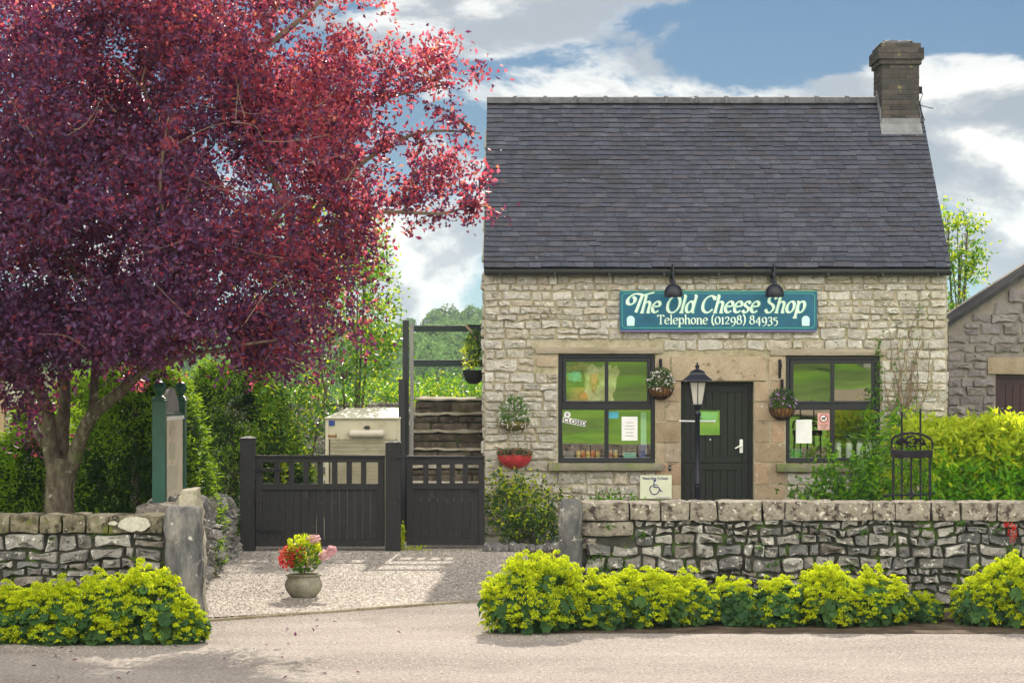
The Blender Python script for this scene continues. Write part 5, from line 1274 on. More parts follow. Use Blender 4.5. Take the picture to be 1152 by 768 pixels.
petals('pink_flowers', 'pink_petal', np.concatenate([blob_points(90, (q.x+.1, q.y-.03, .59), (.07, .06, .05))[0], blob_points(90, (q.x+.22, q.y-.04, .43), (.07, .06, .06))[0], blob_points(30, (q.x+.06, q.y-.1, .36), (.1, .05, .05))[0]]), .035, pot)
pm = (q.x+.285, q.y-.02, PZ(619, yp)); P, d = blob_points(150, pm, (.05, .05, .05), .7); leafmesh('pompom_bloom', P, d, .03, .025, 'pink_petal', pot, nrm=None)
mb = MB(); mb.tube([(q.x+.08, q.y, .25), (q.x+.2, q.y-.01, .38), pm], .005, 5)
for k in range(10): a = random.uniform(0, 6.28); mb.tube([(q.x, q.y, .2), (q.x+.06*math.cos(a), q.y+.06*math.sin(a), .34), (q.x+.14*math.cos(a), q.y+.13*math.sin(a), .5)], [.006, .005, .003], 4)
mb.build('stems', 'twig', pot)

# hanging baskets on the wall: half bowls
def wallbasket(px, py, rw, rh, lab, liner, flower, wires=True, bracket=True, leaf='dark_leaf', dome=.16, nf=170, px2=None):
    x, z = fx_(px), fz_(py); yb_ = YF-.035
    t = thing('hanging_basket', lab, 'hanging basket', (x, yb_, z), 'flower baskets on the cottage front')
    mb = MB(); prof = [(rw*math.sin(a)*1.0, -rh*math.cos(a)) for a in np.linspace(0.05, math.pi/2, 8)]
    mb.lathe(prof, (x, yb_, z), 16, a0=math.pi, a1=2*math.pi); mb.lathe([(0, -.01), (rw*.98, -.0)], (x, yb_, z), 16, a0=math.pi, a1=2*math.pi)
    mb.build('liner', liner, t, smooth=True, autos=70)
    if wires:
        mb = MB()
        for a in np.linspace(math.pi+.02, 2*math.pi-.02, 10): mb.tube([(x+(rw+.008)*math.sin(e)*math.cos(a), yb_+(rw+.008)*math.sin(e)*math.sin(a), z-(rh+.008)*math.cos(e)) for e in np.linspace(.1, math.pi/2, 7)], .0055, 5)
        for e in (.75, 1.57): mb.tube([(x+(rw+.009)*math.sin(e)*math.cos(a), yb_+(rw+.009)*math.sin(e)*math.sin(a), z-(rh+.008)*math.cos(e)) for a in np.linspace(math.pi, 2*math.pi, 14)], .006, 5)
        mb.build('wire_frame', 'wire', t)
    if bracket:
        mb = MB(); bz = z+.34
        mb.box(x-.02, x+.02, yb_+.0, yb_+.012, bz-.16, bz+.03); mb.tube([(x, yb_, bz-.13), (x, yb_-.06, bz-.1), (x, yb_-.10, bz-.02), (x, yb_-.06, bz+.03), (x, yb_, bz+.01)], .008, 6)
        mb.build('bracket', 'iron', t)
    fol('foliage', leaf, (x, yb_-rw*.45, z+dome*.45), (rw*1.1, rw*.6, dome), 620, .042, t, .5, .4)
    fol('trailing_foliage', 'green_leaf', (x, yb_-rw*.55, z+.02), (rw*1.12, rw*.6, .08), 260, .035, t, -.3, .6)
    P, d = blob_points(nf, (x, yb_-rw*.6, z+dome*.35), (rw*1.15, rw*.65, dome*.9), .85); P = P[(P[:, 1] < yb_-.02)]
    petals('flowers', flower, np.repeat(P, 3, 0)+RNG.normal(size=(len(P)*3, 3))*.008, .026, t)
    return t
wallbasket(578.5, 474, .20, .12, 'wall basket of trailing white flowers above the red planter', 'moss_liner', 'white_petal', wires=False, bracket=False, dome=.24, nf=90, leaf='green_leaf')
t = wallbasket(579, 511, .23, .19, 'red wall planter of dry brown plants below the white flower basket', 'red_planter', 'red_petal', wires=False, bracket=False, leaf='twig', dome=.06, nf=8)
wallbasket(743, 435, .165, .16, 'wire basket of small white flowers between the left window and door', 'coir', 'white_petal', dome=.19, nf=100)
wallbasket(879.5, 458, .165, .16, 'wire basket of purple and white flowers right of the door', 'coir', 'purple_petal', dome=.19, nf=70)
# basket hung at the corner above the steps
cb_ = (-.80, 30.35); zc_ = PZ(416, 30.3)
hb_ = thing('hanging_basket', 'black bowl basket of yellow and dark leaves hung at the cottage corner', 'hanging basket', (cb_[0], cb_[1], zc_))
mb = MB(); mb.lathe([(.0, -.19), (.06, -.185), (.11, -.14), (.14, -.06), (.15, 0), (.135, 0), (0, -.02)], (cb_[0], cb_[1], zc_), 18); mb.build('bowl', 'black_item', hb_, smooth=True, autos=60)
mb = MB(); zt_ = PZ(366, 30.3); mb.tube([(XL+.01, cb_[1], zt_-.33), (cb_[0]-.10, cb_[1], zt_)], .018, 4); mb.build('strut', 'shelf_wood', hb_)
mb = MB(); mb.tube([(XL+.01, cb_[1]+.03, zt_), (cb_[0]-.1, cb_[1]+.03, zt_+.0)], .012, 6)
for a in (0, 2.1, 4.2): mb.tube([(cb_[0], cb_[1], zt_), (cb_[0]+.14*math.cos(a), cb_[1]+.14*math.sin(a), zc_)], .003, 4)
mb.build('chains', 'iron', hb_)
fol('foliage', 'dark_leaf', (cb_[0]+.01, cb_[1], zc_+.33), (.13, .13, .22), 360, .06, hb_)
fol('trailing_foliage', 'lime_leaf', (cb_[0]-.03, cb_[1], zc_+.22), (.15, .14, .24), 230, .05, hb_, label='yellow leaves')

# ornamental iron gate in the garden
yo = 25.2; ig = thing('iron_gate', 'ornate black iron garden gate with scrolled crest before the hedge', 'gate', (PX(1025, yo), yo, 0.008))
def ix(p): return PX(p, yo)
def iz(p): return PZ(p, yo)
for k, px in enumerate((1005, 1014.5, 1025, 1035.5, 1046)):
    top = {1: 463, 3: 459.5}.get(k, 508); mb = MB(); r = .014 if k in (0, 4) else .011
    mb.tube([(ix(px), yo, .01), (ix(px), yo, iz(top))], r, 6); mb.build('bar', 'iron', ig)
mb = MB(); slab(mb, ix(1002), ix(1049.5), yo-.03, yo+.03, iz(515), iz(506), (14, 2, 2), .008, .006); mb.build('top_rail', 'rusty_iron', ig)
mb = MB(); mb.tube([(ix(994), yo, iz(558)), (ix(1000), yo, iz(557)), (ix(1040), yo, iz(556)), (ix(1052), yo, iz(554))], [.02, .012, .012, .012], 6); mb.box(ix(1000), ix(1052), yo-.02, yo+.02, iz(567), iz(564)); mb.build('bottom_rail', 'iron', ig)
mb = MB()
mb.tube([(ix(a), yo, iz(b)) for a, b in catmull([(1003, 504), (1004, 494), (1012, 489), (1025, 487), (1038, 489), (1048, 495), (1049, 505)], 5)], .014, 6, jit=.25)
for c, sg_ in ((1014, 1), (1036, -1)):
    mb.tube([(ix(c+sg_*(1.1*a)*math.cos(a)), yo, iz(498+1.0*a*math.sin(a))) for a in np.linspace(.5, 7.2, 26)], .010, 5, jit=.2)
mb.tube([(ix(1025+6*math.cos(a)), yo, iz(496+6*math.sin(a))) for a in np.linspace(0, 6.28, 16)], .010, 5, jit=.2)
for k in range(16):
    a = random.uniform(.3, 2.84); px, py = 1025+random.uniform(10, 21)*math.cos(a), 504-random.uniform(5, 14)*math.sin(a); mb.tube([(ix(px-2.5), yo-.01, iz(py)), (ix(px), yo-.025, iz(py-1.5)), (ix(px+2.5), yo-.01, iz(py+1))], [.004, .016, .004], 5)
mb.build('scrolled_crest', 'rusty_iron', ig)

# trees ---------------------------------------------------------------
def limb(mb, pts, r0, r1, seg=9, jit=.05):
    pts = catmull3(pts, 5); n = len(pts)
    mb.tube(pts, [r0+(r1-r0)*(i/(n-1))**.85 for i in range(n)], seg, jit=jit)
    return pts
def catmull3(P_, n=5):
    P = [Vector(P_[0])]+[Vector(p) for p in P_]+[Vector(P_[-1])]; out = []
    for i in range(1, len(P)-2):
        for j in range(n):
            t = j/n; a, b, c, d = P[i-1:i+3]
            out.append(.5*((2*b)+(-a+c)*t+(2*a-5*b+4*c-d)*t*t+(-a+3*b-3*c+d)*t**3))
    out.append(P[-1]); return out
Yt = 22.6
def tp(px, py, Y=Yt): return tuple(at(px, py, Y))
plum = thing('plum_tree', 'big purple leaved plum tree behind the left stone wall', 'tree', (PX(68, Yt), Yt, 0))
mb = MB()
b0 = (PX(68, Yt), Yt, -.1)
limb(mb, [b0, tp(68, 600), tp(67, 560), tp(68, 535), tp(69, 515)], .155, .14, 14)
LB = []
LB.append((limb(mb, [tp(64, 545), tp(56, 500, 22.5), tp(52, 460, 22.4), tp(35, 420, 22.2), tp(0, 360, 21.8), tp(-50, 280, 21.5)], .095, .03), 0))
LB.append((limb(mb, [tp(70, 535), tp(70, 490, 22.7), tp(73, 440, 22.8), tp(70, 400, 22.9), tp(60, 300, 23.2), tp(90, 160, 23.4), tp(110, 20, 23.5)], .08, .03), 0))
LB.append((limb(mb, [tp(72, 545), tp(85, 510, 22.5), tp(102, 470, 22.3), tp(140, 436, 22), tp(190, 380, 21.7), tp(260, 310, 21.5), tp(320, 230, 21.5)], .09, .03), 0))
LB.append((limb(mb, [tp(104, 470, 22.3), tp(107, 420, 22.4), tp(115, 350, 22.6), tp(150, 240, 22.8), tp(210, 100, 23), tp(230, -40, 23)], .05, .02, 7), 0))
LB.append((limb(mb, [tp(50, 500), tp(35, 470, 23), tp(28, 430, 23.4), tp(10, 380, 24)], .05, .02, 7), 0))
mb.build('trunk', 'bark', plum, smooth=True)
mb = MB()
main = [((300, 80), (300, -40), (250, 250))]
arms = [[(190, 380, 21.7), (280, 350, 21.9), (350, 335, 22), (395, 318, 22.1)], [(260, 310, 21.5), (330, 270, 21.8), (420, 240, 22), (500, 240, 22.2), (538, 225, 22.3)],
        [(320, 230, 21.5), (290, 150, 22), (290, 60, 22.2), (330, -20, 22.3)], [(290, 150, 22), (370, 110, 22.2), (430, 110, 22.4), (500, 95, 22.6)], [(330, 270, 21.8), (400, 190, 22.1), (470, 150, 22.3), (540, 150, 22.5)],
        [(290, 60, 22.2), (340, 20, 22.3), (370, -10, 22.5), (385, -40, 22.5)], [(150, 240, 22.8), (180, 180, 22), (160, 90, 21.4)], [(52, 460, 22.4), (20, 400, 21.5), (-20, 340, 20.8), (-60, 300, 20.6)],
        [(140, 436, 22), (180, 410, 21), (260, 390, 20.6), (330, 380, 20.6)], [(115, 350, 22.6), (80, 300, 21.4), (60, 220, 20.8), (30, 120, 20.6)], [(190, 380, 21.7), (200, 300, 20.9), (180, 220, 20.5), (190, 130, 20.4)], [(102, 470, 22.3), (140, 430, 23.2), (200, 360, 24.2), (260, 260, 24.8)]]
tips = []
for A__ in arms:
    pts = limb(mb, [tp(*p) for p in A__], .035, .008, 6)
    for k in range(7):
        p = pts[random.randrange(len(pts)//3, len(pts))]; e = p+Vector((random.uniform(-.6, .35), random.uniform(-.6, .6), random.uniform(-.3, .55))); limb(mb, [p, p.lerp(e, .5)+Vector((0, 0, .06)), e], .010, .003, 4); tips.append((p, e))
for k in range(70):     # fine bare twigs showing through the crown
    px, py = random.uniform(0, 400), random.uniform(120, 440); Y = random.uniform(19.9, 21.2); p = at(px, py, Y); e = p+Vector((random.uniform(-.6, .6), random.uniform(-.2, .2), random.uniform(-.2, .5)))
    limb(mb, [p, p.lerp(e, .5)+Vector((random.uniform(-.08, .08), 0, random.uniform(-.05, .08))), e], .006, .002, 4)
mb.build('branches', 'twig', plum)
# crown clumps: (px, py, Y, rx, ry, rz, sprays)
cl = [(60, 275, 21.6, 1.5, 1.9, .95, 620), (180, 300, 21.3, 1.4, 1.8, .8, 560), (20, 130, 21.8, 1.5, 1.9, 1.1, 520), (170, 130, 21.8, 1.35, 1.9, 1.1, 520), (115, 60, 22.5, .9, 1.2, .8, 200), (230, 130, 22.4, .8, 1.2, .8, 160), (70, 240, 22.8, 1.2, 1.2, 1.0, 240), (-90, 230, 22, 1.4, 1.8, 1.6, 380), (-60, 365, 21.5, 1.0, 1.4, .5, 170), (10, 385, 21.2, .55, 1.2, .30, 100),
      (290, 320, 21.3, 1.05, 1.4, .75, 340), (335, 375, 21.4, .52, .9, .36, 90), (300, 210, 21.8, 1.2, 1.6, .95, 360), (240, 40, 22.2, 1.3, 1.6, .95, 330), (80, -30, 22.4, 1.7, 1.9, 1.1, 380), (260, -60, 22.6, 1.2, 1.4, .7, 160),
      (370, 265, 21.9, .48, .8, .45, 70), (430, 180, 22.2, .55, .7, .45, 85), (400, 100, 22.3, .60, .7, .42, 90), (480, 100, 22.5, .42, .5, .32, 52), (360, 20, 22.5, .55, .7, .30, 60), (415, 0, 22.6, .30, .4, .2, 18), (510, 80, 22.6, .16, .3, .14, 8),
      (480, 200, 22.3, .34, .45, .30, 30), (520, 215, 22.3, .22, .3, .28, 14), (525, 145, 22.5, .20, .3, .18, 14), (412, 268, 22, .24, .4, .22, 20), (388, 355, 21.7, .22, .45, .24, 22), (200, 380, 21, .9, 1.1, .22, 130), (110, 372, 21.3, .8, 1.2, .25, 120), (310, 395, 21, .6, .7, .22, 66), (350, 150, 22.1, .6, .9, .5, 90), (330, 80, 22.2, .6, .9, .45, 80), (8, 440, 21.7, .25, .5, .18, 14), (55, 478, 22.9, .10, .1, .22, 10)]
Cs, Ds, Mi = [], [], []
for (px, py, Y, rx, ry, rz_, ns) in cl:
    S, d = blob_points(int(ns*1.7), at(px, py, Y), (rx, ry, rz_), .25)
    g = np.array([mnoise.noise(Vector(p*1.15)) for p in S]); th_ = np.where(S[:, 0] > -3.2, -.06, -.20)+np.where(S[:, 2] > 4.6, .04, 0); S, d = S[g > th_], d[g > th_]
    Dm = d*.6+rdir(len(S), .25)*.7; Dm /= np.linalg.norm(Dm, axis=1, keepdims=True)
    C, D = sprays(S, Dm, 20, .34, .075, .06)
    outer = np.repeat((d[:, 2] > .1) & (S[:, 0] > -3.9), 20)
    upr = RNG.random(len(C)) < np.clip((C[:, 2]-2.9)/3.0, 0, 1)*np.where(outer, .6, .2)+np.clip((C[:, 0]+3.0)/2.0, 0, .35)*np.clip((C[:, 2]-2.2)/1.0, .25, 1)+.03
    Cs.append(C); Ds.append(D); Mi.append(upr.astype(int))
for p, e in tips:   # leaves along the outer twigs
    n = 60; t = RNG.random((n, 1)); C = np.array(p)*(1-t)+np.array(e)*t+RNG.normal(size=(n, 3))*.04; Cs.append(C); Ds.append(rdir(n)); Mi.append((RNG.random(n) < .5).astype(int))
C = np.concatenate(Cs); D = np.concatenate(Ds); Mi_ = np.concatenate(Mi); print('plum leaves', len(C))
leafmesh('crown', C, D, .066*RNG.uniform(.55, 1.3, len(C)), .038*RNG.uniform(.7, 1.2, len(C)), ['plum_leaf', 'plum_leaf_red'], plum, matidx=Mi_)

def bush(name, lab, cat, base, clumps, mt, ll, k=14, spread=.07, ln=.3, lw=.5, trunk=None, group=None, up=.2, shell=.45, mats2=None, frac=.4, tmat='bark', cut=-.25, nsc=1.3):
    t = thing(name, lab, cat, base, group); Cs, Ds = [], []; mb = MB()
    for (c, r, ns) in clumps:
        S, d = blob_points(ns, c, r, shell); g = np.array([mnoise.noise(Vector(p*nsc)) for p in S]); S, d = S[g > cut], d[g > cut]
        Dm = d*.7+rdir(len(S), up)*.6; Dm /= np.linalg.norm(Dm, axis=1, keepdims=True); a, b = sprays(S, Dm, k, ln, spread, ll); Cs.append(a); Ds.append(b)
        if trunk:
            c_ = Vector(c); b_ = Vector((base[0], base[1], base[2]-.05)); limb(mb, [b_, b_.lerp(c_, .45)+Vector((random.uniform(-.1, .1)*trunk*10, 0, .1)), c_], trunk, trunk*.25, 7)
            for q_ in range(4): e = c_+Vector((random.uniform(-.7, .7)*r[0], random.uniform(-.7, .7)*r[1], random.uniform(-.2, .8)*r[2])); limb(mb, [c_.lerp(b_, .2), c_.lerp(e, .5), e], trunk*.25, trunk*.08, 5)
    if trunk: mb.build('trunk', tmat, t, smooth=True)
    C, D = np.concatenate(Cs), np.concatenate(Ds)
    k0 = C[:, 2] > base[2]+.02; C, D = C[k0], D[k0]
    mi = None; mm = mt
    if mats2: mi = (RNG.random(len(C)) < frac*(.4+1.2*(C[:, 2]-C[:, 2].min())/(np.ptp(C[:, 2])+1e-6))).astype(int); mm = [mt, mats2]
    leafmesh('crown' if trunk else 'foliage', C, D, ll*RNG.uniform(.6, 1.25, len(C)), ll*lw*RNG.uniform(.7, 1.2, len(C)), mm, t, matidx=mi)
    return t
# conifer hedge behind the tree
for i, (px, Y, w_, h_, lab) in enumerate(((52, 26.4, .72, 1.8, 'small rounded conifer left of the plum trunk'), (152, 25.6, .92, 2.35, 'dense dark conifer directly right of the plum trunk'), (262, 31.2, 1.15, 2.35, 'spreading conifer bush behind the green notice board'), (186, 26.2, .45, 2.1, 'slim conifer between the notice board and the rubble wall'), (105, 27.6, .8, 2.2, 'conifer standing farther back, seen through the forks of the plum tree'))):
    x = PX(px, Y); t = thing('conifer_bush', lab, 'conifer', (x, Y, 0), 'conifer bushes behind the plum tree'); mb = MB(); mb.tube([(x, Y, -.05), (x, Y, h_*.8)], [.08, .02], 7); mb.build('trunk', 'bark', t)
    n = int(4200*w_*h_/2); z = RNG.random(n)**1.1*h_; a = RNG.random(n)*6.283; rad = w_*(1-(z/h_)**2.2*.75)*(.82+.3*np.array([mnoise.noise(Vector((math.cos(q)*2, math.sin(q)*2, zz*2.2+i*7))) for q, zz in zip(a, z)]))*(1-.45*RNG.random(n)**2)
    S = np.stack([x+rad*np.cos(a), Y+rad*np.sin(a)*.9, z], 1); g_ = np.array([mnoise.noise(Vector(p*3.1)) for p in S]) > -.26; S = S[g_]; a = a[g_]; n = len(S); Dm = np.stack([np.cos(a), np.sin(a), .25+.3*RNG.normal(size=n)], 1); Dm /= np.linalg.norm(Dm, axis=1, keepdims=True)
    C, D = sprays(S, Dm, 16, .26, .035, .04); D = .55*D+.45*np.repeat(Dm, 16, 0); D[:, 2] -= .15; D /= np.linalg.norm(D, axis=1, keepdims=True)
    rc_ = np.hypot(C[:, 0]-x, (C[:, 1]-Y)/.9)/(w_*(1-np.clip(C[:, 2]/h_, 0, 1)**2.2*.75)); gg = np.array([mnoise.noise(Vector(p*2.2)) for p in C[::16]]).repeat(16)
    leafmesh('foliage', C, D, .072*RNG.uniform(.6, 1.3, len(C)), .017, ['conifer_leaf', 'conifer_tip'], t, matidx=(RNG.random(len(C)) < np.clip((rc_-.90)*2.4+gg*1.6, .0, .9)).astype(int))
# trees and shrubs beyond the gates
bush('green_tree', 'leafy green tree rising just behind the right side of the purple tree', 'tree', (PX(395, 33), 33, 0), [(at(402, 330, 33), (.50, .8, 1.0), 170), (at(385, 395, 33), (.8, .8, .7), 200), (at(412, 275, 33), (.24, .4, .5), 40), (at(415, 370, 33), (.35, .4, .5), 60), (at(340, 300, 33), (1, .9, 1), 180)], 'green_leaf', .075, trunk=.035, mats2='lime_leaf', frac=.3)
bush('shrub', 'drooping red berried shrub beside the cream cabinet', 'shrub', (PX(335, 32), 32, 0), [(at(335, 455, 32), (.55, .5, .6), 110), (at(370, 430, 32), (.5, .5, .4), 80)], 'dark_leaf', .07, trunk=.03, cut=-.1)
bush('shrub', 'yellow green shrubs massed beyond the cream cabinet', 'shrub', (PX(410, 39), 39, 0), [(at(390, 462, 39), (1.2, .9, .55), 200), (at(450, 462, 39), (.9, .9, .5), 160), (at(420, 480, 39), (1.4, .8, .8), 160)], 'lime_leaf', .075, trunk=.04, mats2='green_leaf', frac=.5)
bush('shrub', 'pale flowering shrub seen through the timber frame above the steps', 'shrub', (PX(500, 40), 40, 0), [(at(500, 455, 40), (1.3, .8, .38), 260), (at(530, 458, 40), (.8, .8, .36), 120), (at(475, 475, 40), (.8, .8, .7), 120)], 'lime_leaf', .07, trunk=.04, mats2='green_leaf', frac=.6)
bush('shrub', 'bright sunlit bush seen through the openings of the wide gate', 'shrub', (PX(310, 31), 31, 0), [(at(305, 530, 31), (.5, .4, .5), 90), (at(318, 470, 31), (.45, .4, .45), 60)], 'lime_leaf', .07, trunk=.03, mats2='green_leaf', frac=.5)
bush('slender_tree', 'slender light green tree rising behind the right end of the roof', 'tree', (PX(1078, 37), 37, 0), [(at(1080, 275, 37), (.26, .3, .5), 48), (at(1078, 320, 37), (.32, .4, .45), 70), (at(1085, 350, 37), (.4, .4, .3), 50), (at(1066, 250, 37), (.12, .2, .14), 8), (at(1088, 265, 37), (.12, .2, .3), 12)], 'green_leaf', .085, trunk=.04, mats2='lime_leaf', frac=.3, k=12, cut=-.4)
# hedge and garden shrubs right
def boxhedge(lab, x0, x1, y0, y1, z1, ns, base=(0, 0, 0)):
    t = thing('hedge', lab, 'hedge', ((x0+x1)/2, (y0+y1)/2, .008)); mb = MB()
    for i in range(14): x = random.uniform(x0+.1, x1-.1); y = random.uniform(y0+.1, y1-.1); mb.tube([(x, y, 0), (x+random.uniform(-.1, .1), y, z1*.8)], [.02, .008], 5)
    mb.build('stems', 'twig', t)
    n = ns; side = RNG.random(n); x = RNG.uniform(x0, x1, n); y = RNG.uniform(y0, y1, n); z = RNG.uniform(.5, z1, n)
    top = side < .45; fr_ = (side >= .45) & (side < .9); bmp = np.array([mnoise.noise(Vector((a*1.6, b*1.6, 3))) for a, b in zip(x, y)])*.13+np.array([mnoise.noise(Vector((a*5, b*5, 3))) for a, b in zip(x, y)])*.06
    z = np.where(top, z1+bmp, z); y = np.where(fr_, y0+bmp+.1*(z1-z)**2*0+RNG.uniform(0, .15, n), y)
    S = np.stack([x, y, z], 1); Dm = rdir(n, .4); Dm[fr_, 1] -= .9; Dm[top, 2] += 1.2; Dm /= np.linalg.norm(Dm, axis=1, keepdims=True)
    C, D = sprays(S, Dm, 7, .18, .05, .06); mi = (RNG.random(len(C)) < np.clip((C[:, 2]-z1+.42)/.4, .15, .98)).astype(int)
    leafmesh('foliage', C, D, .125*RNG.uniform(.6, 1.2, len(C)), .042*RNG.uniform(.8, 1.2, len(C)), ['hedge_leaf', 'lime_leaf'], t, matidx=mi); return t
boxhedge('thick lime green hedge behind the right end of the long wall', PX(1045, 25.9), 7.6, 25.9, 27.6, PZ(495, 26), 3800)
Ys = 28.9
bush('wisteria', 'leafy green climber heaped beside and over the right window sill', 'climber', (PX(1000, 29.3), 29.3, .008), [(at(1012, 505, 29.3), (.24, .35, .42), 80), (at(1008, 552, 29), (.36, .4, .3), 80), (at(970, 552, 28.9), (.42, .3, .20), 80), (at(930, 568, 28.8), (.42, .25, .10), 40), (at(950, 530, 29.1), (.40, .16, .09), 34), (at(1003, 462, 29.6), (.14, .14, .2), 16), (at(915, 553, 28.9), (.22, .15, .07), 12)], 'green_leaf', .115, k=10, lw=.36, trunk=.025, up=.0, mats2='hedge_leaf', frac=.35)
bush('garden_shrub', 'yellow green garden shrub between the iron gate and climber', 'shrub', (PX(1032, 27.6), 27.6, .008), [(at(1030, 530, 27.6), (.36, .35, .55), 110), (at(1055, 520, 27.4), (.3, .3, .45), 70)], 'hedge_leaf', .07, trunk=.02, mats2='lime_leaf', frac=.4)
# bare vines on the cottage wall
vn = thing('bare_vine', 'bare brown climbing stems spread on the wall right of the window', 'climber', (fx_(1005), YF-.05, .008)); mb = MB()
for k in range(24):
    x = fx_(random.uniform(990, 1030)); z = random.uniform(1.0, 1.5); p = [Vector((x, YF-.045, z))]
    d = random.uniform(-.25, .35)
    for s in range(random.randint(8, 22)):
        z += random.uniform(.07, .13); x += random.gauss(d*.06, .03)
        if z > 3.45 or x > XR-.05 or x < fx_(993): break
        p.append(Vector((x, YF-.045-random.random()*.02, z)))
    if len(p) > 2: mb.tube(p, [.009-.006*i/len(p) for i in range(len(p))], 5)
mb.tube([(fx_(1005), YF-.05, 0), (fx_(1000), YF-.05, .6), (fx_(1004), YF-.05, 1.2)], [.03, .02, .012], 7)
mb.build('stems', 'vine_bark', vn)
P = np.stack([RNG.uniform(fx_(984), fx_(992), 60), np.full(60, YF-.06), RNG.uniform(fz_(440), fz_(380), 60)], 1); P2 = np.stack([RNG.uniform(fx_(992), fx_(1050), 70), np.full(70, YF-.06), RNG.uniform(fz_(470), fz_(330), 70)], 1); P3 = np.stack([RNG.uniform(fx_(975), fx_(992), 70), np.full(70, YF-.06), RNG.uniform(fz_(460), fz_(435), 70)], 1)
P = np.concatenate([P, P2, P3]); leafmesh('leaves', P, rdir(len(P)), .05, .03, 'green_leaf', vn)
# evergreen below the red planter
bush('evergreen_shrub', 'glossy evergreen shrub against the cottage wall below the red planter', 'shrub', (fx_(605), 29.5, .008), [(at(585, 572, 29.6), (.36, .28, .28), 100), (at(618, 575, 29.5), (.34, .28, .36), 80), (at(600, 600, 29.4), (.36, .28, .2), 60), (at(566, 552, 29.6), (.16, .2, .12), 18), (at(640, 560, 29.5), (.25, .2, .16), 26)], 'dark_leaf', .075, k=12, trunk=.025, mats2='lime_leaf', frac=.38)
petals('x', 'blue_petal', blob_points(50, at(615, 606, 29.2), (.16, .08, .06))[0], .02, bpy.data.objects['evergreen_shrub']).name = 'blue_flowers'
for k, (px, w_, lab) in enumerate(((675, .2, 'small leafy plant peeping over the wall below the left window sill'), (722, .24, 'small dark leafy plant peeping over the wall below the access sign'), (700, .16, 'tiny sprig of leaves between the two small plants behind the wall'))):
    bush('leafy_plant', lab, 'plant', (PX(px, 26.5), 26.5, .008), [((PX(px, 26.5), 26.5, PZ(577, 26.5)), (w_, .18, .13), 30), ((PX(px, 26.5), 26.5, .45), (w_*.7, .15, .3), 14)], 'green_leaf', .075, k=9, lw=.34, spread=.03, ln=.16, trunk=.01, up=.9, mats2='hedge_leaf', frac=.3)
# lady's mantle clumps along the road
def mantle(w_, h_, d_, nspray, flow, seed, kinds=('mantle_flower',), leafn=260, gap=0):
    t = thing('yellow_flower_clump', None, None, (0, 0, 0))
    P, d = blob_points(leafn, (0, 0, h_*.34), (w_*.98, d_*.98, h_*.5), .7); P[:, 2] = np.abs(P[:, 2]); Nn = d+rdir(leafn)*.4; Nn[:, 2] += .6
    # round scalloped leaves: fans of triangles
    V = []; Fs = []
    for p, n_ in zip(P, Nn):
        n_ = Vector(n_).normalized(); u = n_.orthogonal().normalized(); v = n_.cross(u); r = random.uniform(.035, .07); k0 = len(V); V.append(tuple(Vector(p)-n_*r*.25)); m_ = 14; a0 = random.random()*6
        for j in range(m_): a = a0+6.283*j/m_; q = r*(1 if j % 2 else .84); V.append(tuple(Vector(p)+u*math.cos(a)*q+v*math.sin(a)*q+n_*r*.12*math.sin(a*3)))
        for j in range(m_-1): Fs.append((k0, k0+1+j, k0+2+j))
    mb = MB(); mb.add(V, Fs); mb.build('leaves', 'mantle_leaf', t)
    mb = MB()
    for k in range(26): a = random.random()*6.28; r = random.random()**.5; mb.tube([(w_*.3*r*math.cos(a), d_*.3*r*math.sin(a), 0), (w_*.7*r*math.cos(a), d_*.7*r*math.sin(a), h_*.75)], .004, 4)
    mb.build('stalks', 'mantle_leaf', t)
    a = RNG.random(nspray)*6.283; e = np.arccos(RNG.random(nspray)**.75*1.0); rad = .84+.34*np.array([mnoise.noise(Vector((math.cos(q)*1.9+seed, math.sin(q)*1.9, ee*2.2))) for q, ee in zip(a, e)])+RNG.normal(size=nspray)*.05
    S = np.stack([w_*rad*np.sin(e)*np.cos(a), d_*rad*np.sin(e)*np.sin(a), h_*(.10+.9*rad*np.cos(e))], 1)
    g = np.array([mnoise.noise(Vector((p[0]*3.2+seed*3, p[1]*3.2, p[2]*3.2))) for p in S]); S = S[g > gap]; S[:, 2] = np.maximum(S[:, 2], .04)
    S += RNG.normal(size=S.shape)*.02; n = len(S); k = 46; off = RNG.normal(size=(n, k, 3)); off /= np.linalg.norm(off, axis=2, keepdims=True); off[:, :, 2] = np.abs(off[:, :, 2])*.8; rs_ = RNG.uniform(.026, .046, (n, 1, 1)); C = (S[:, None, :]+off*rs_*RNG.uniform(.6, 1.0, (n, k, 1))).reshape(-1, 3)
    leafmesh('flower_froth', C, rdir(len(C), .3), .0135*RNG.uniform(.7, 1.4, len(C)), .012, list(kinds), t, matidx=(RNG.random(len(C)) < .35).astype(int) if len(kinds) > 1 else None)
    return t
K1 = ('mantle_flower', 'mantle_flower_green'); K2 = ('mantle_flower_green', 'mantle_flower')
vars_ = [mantle(.50, .50, .38, 820, 0, 1.3, K1, 260, -.42), mantle(.42, .42, .31, 520, 0, 4.1, K1, 380, -.02), mantle(.46, .46, .35, 660, 0, 8.7, K1, 320, -.22), mantle(.46, .50, .36, 760, 0, 12.2, K1, 320, -.36)]
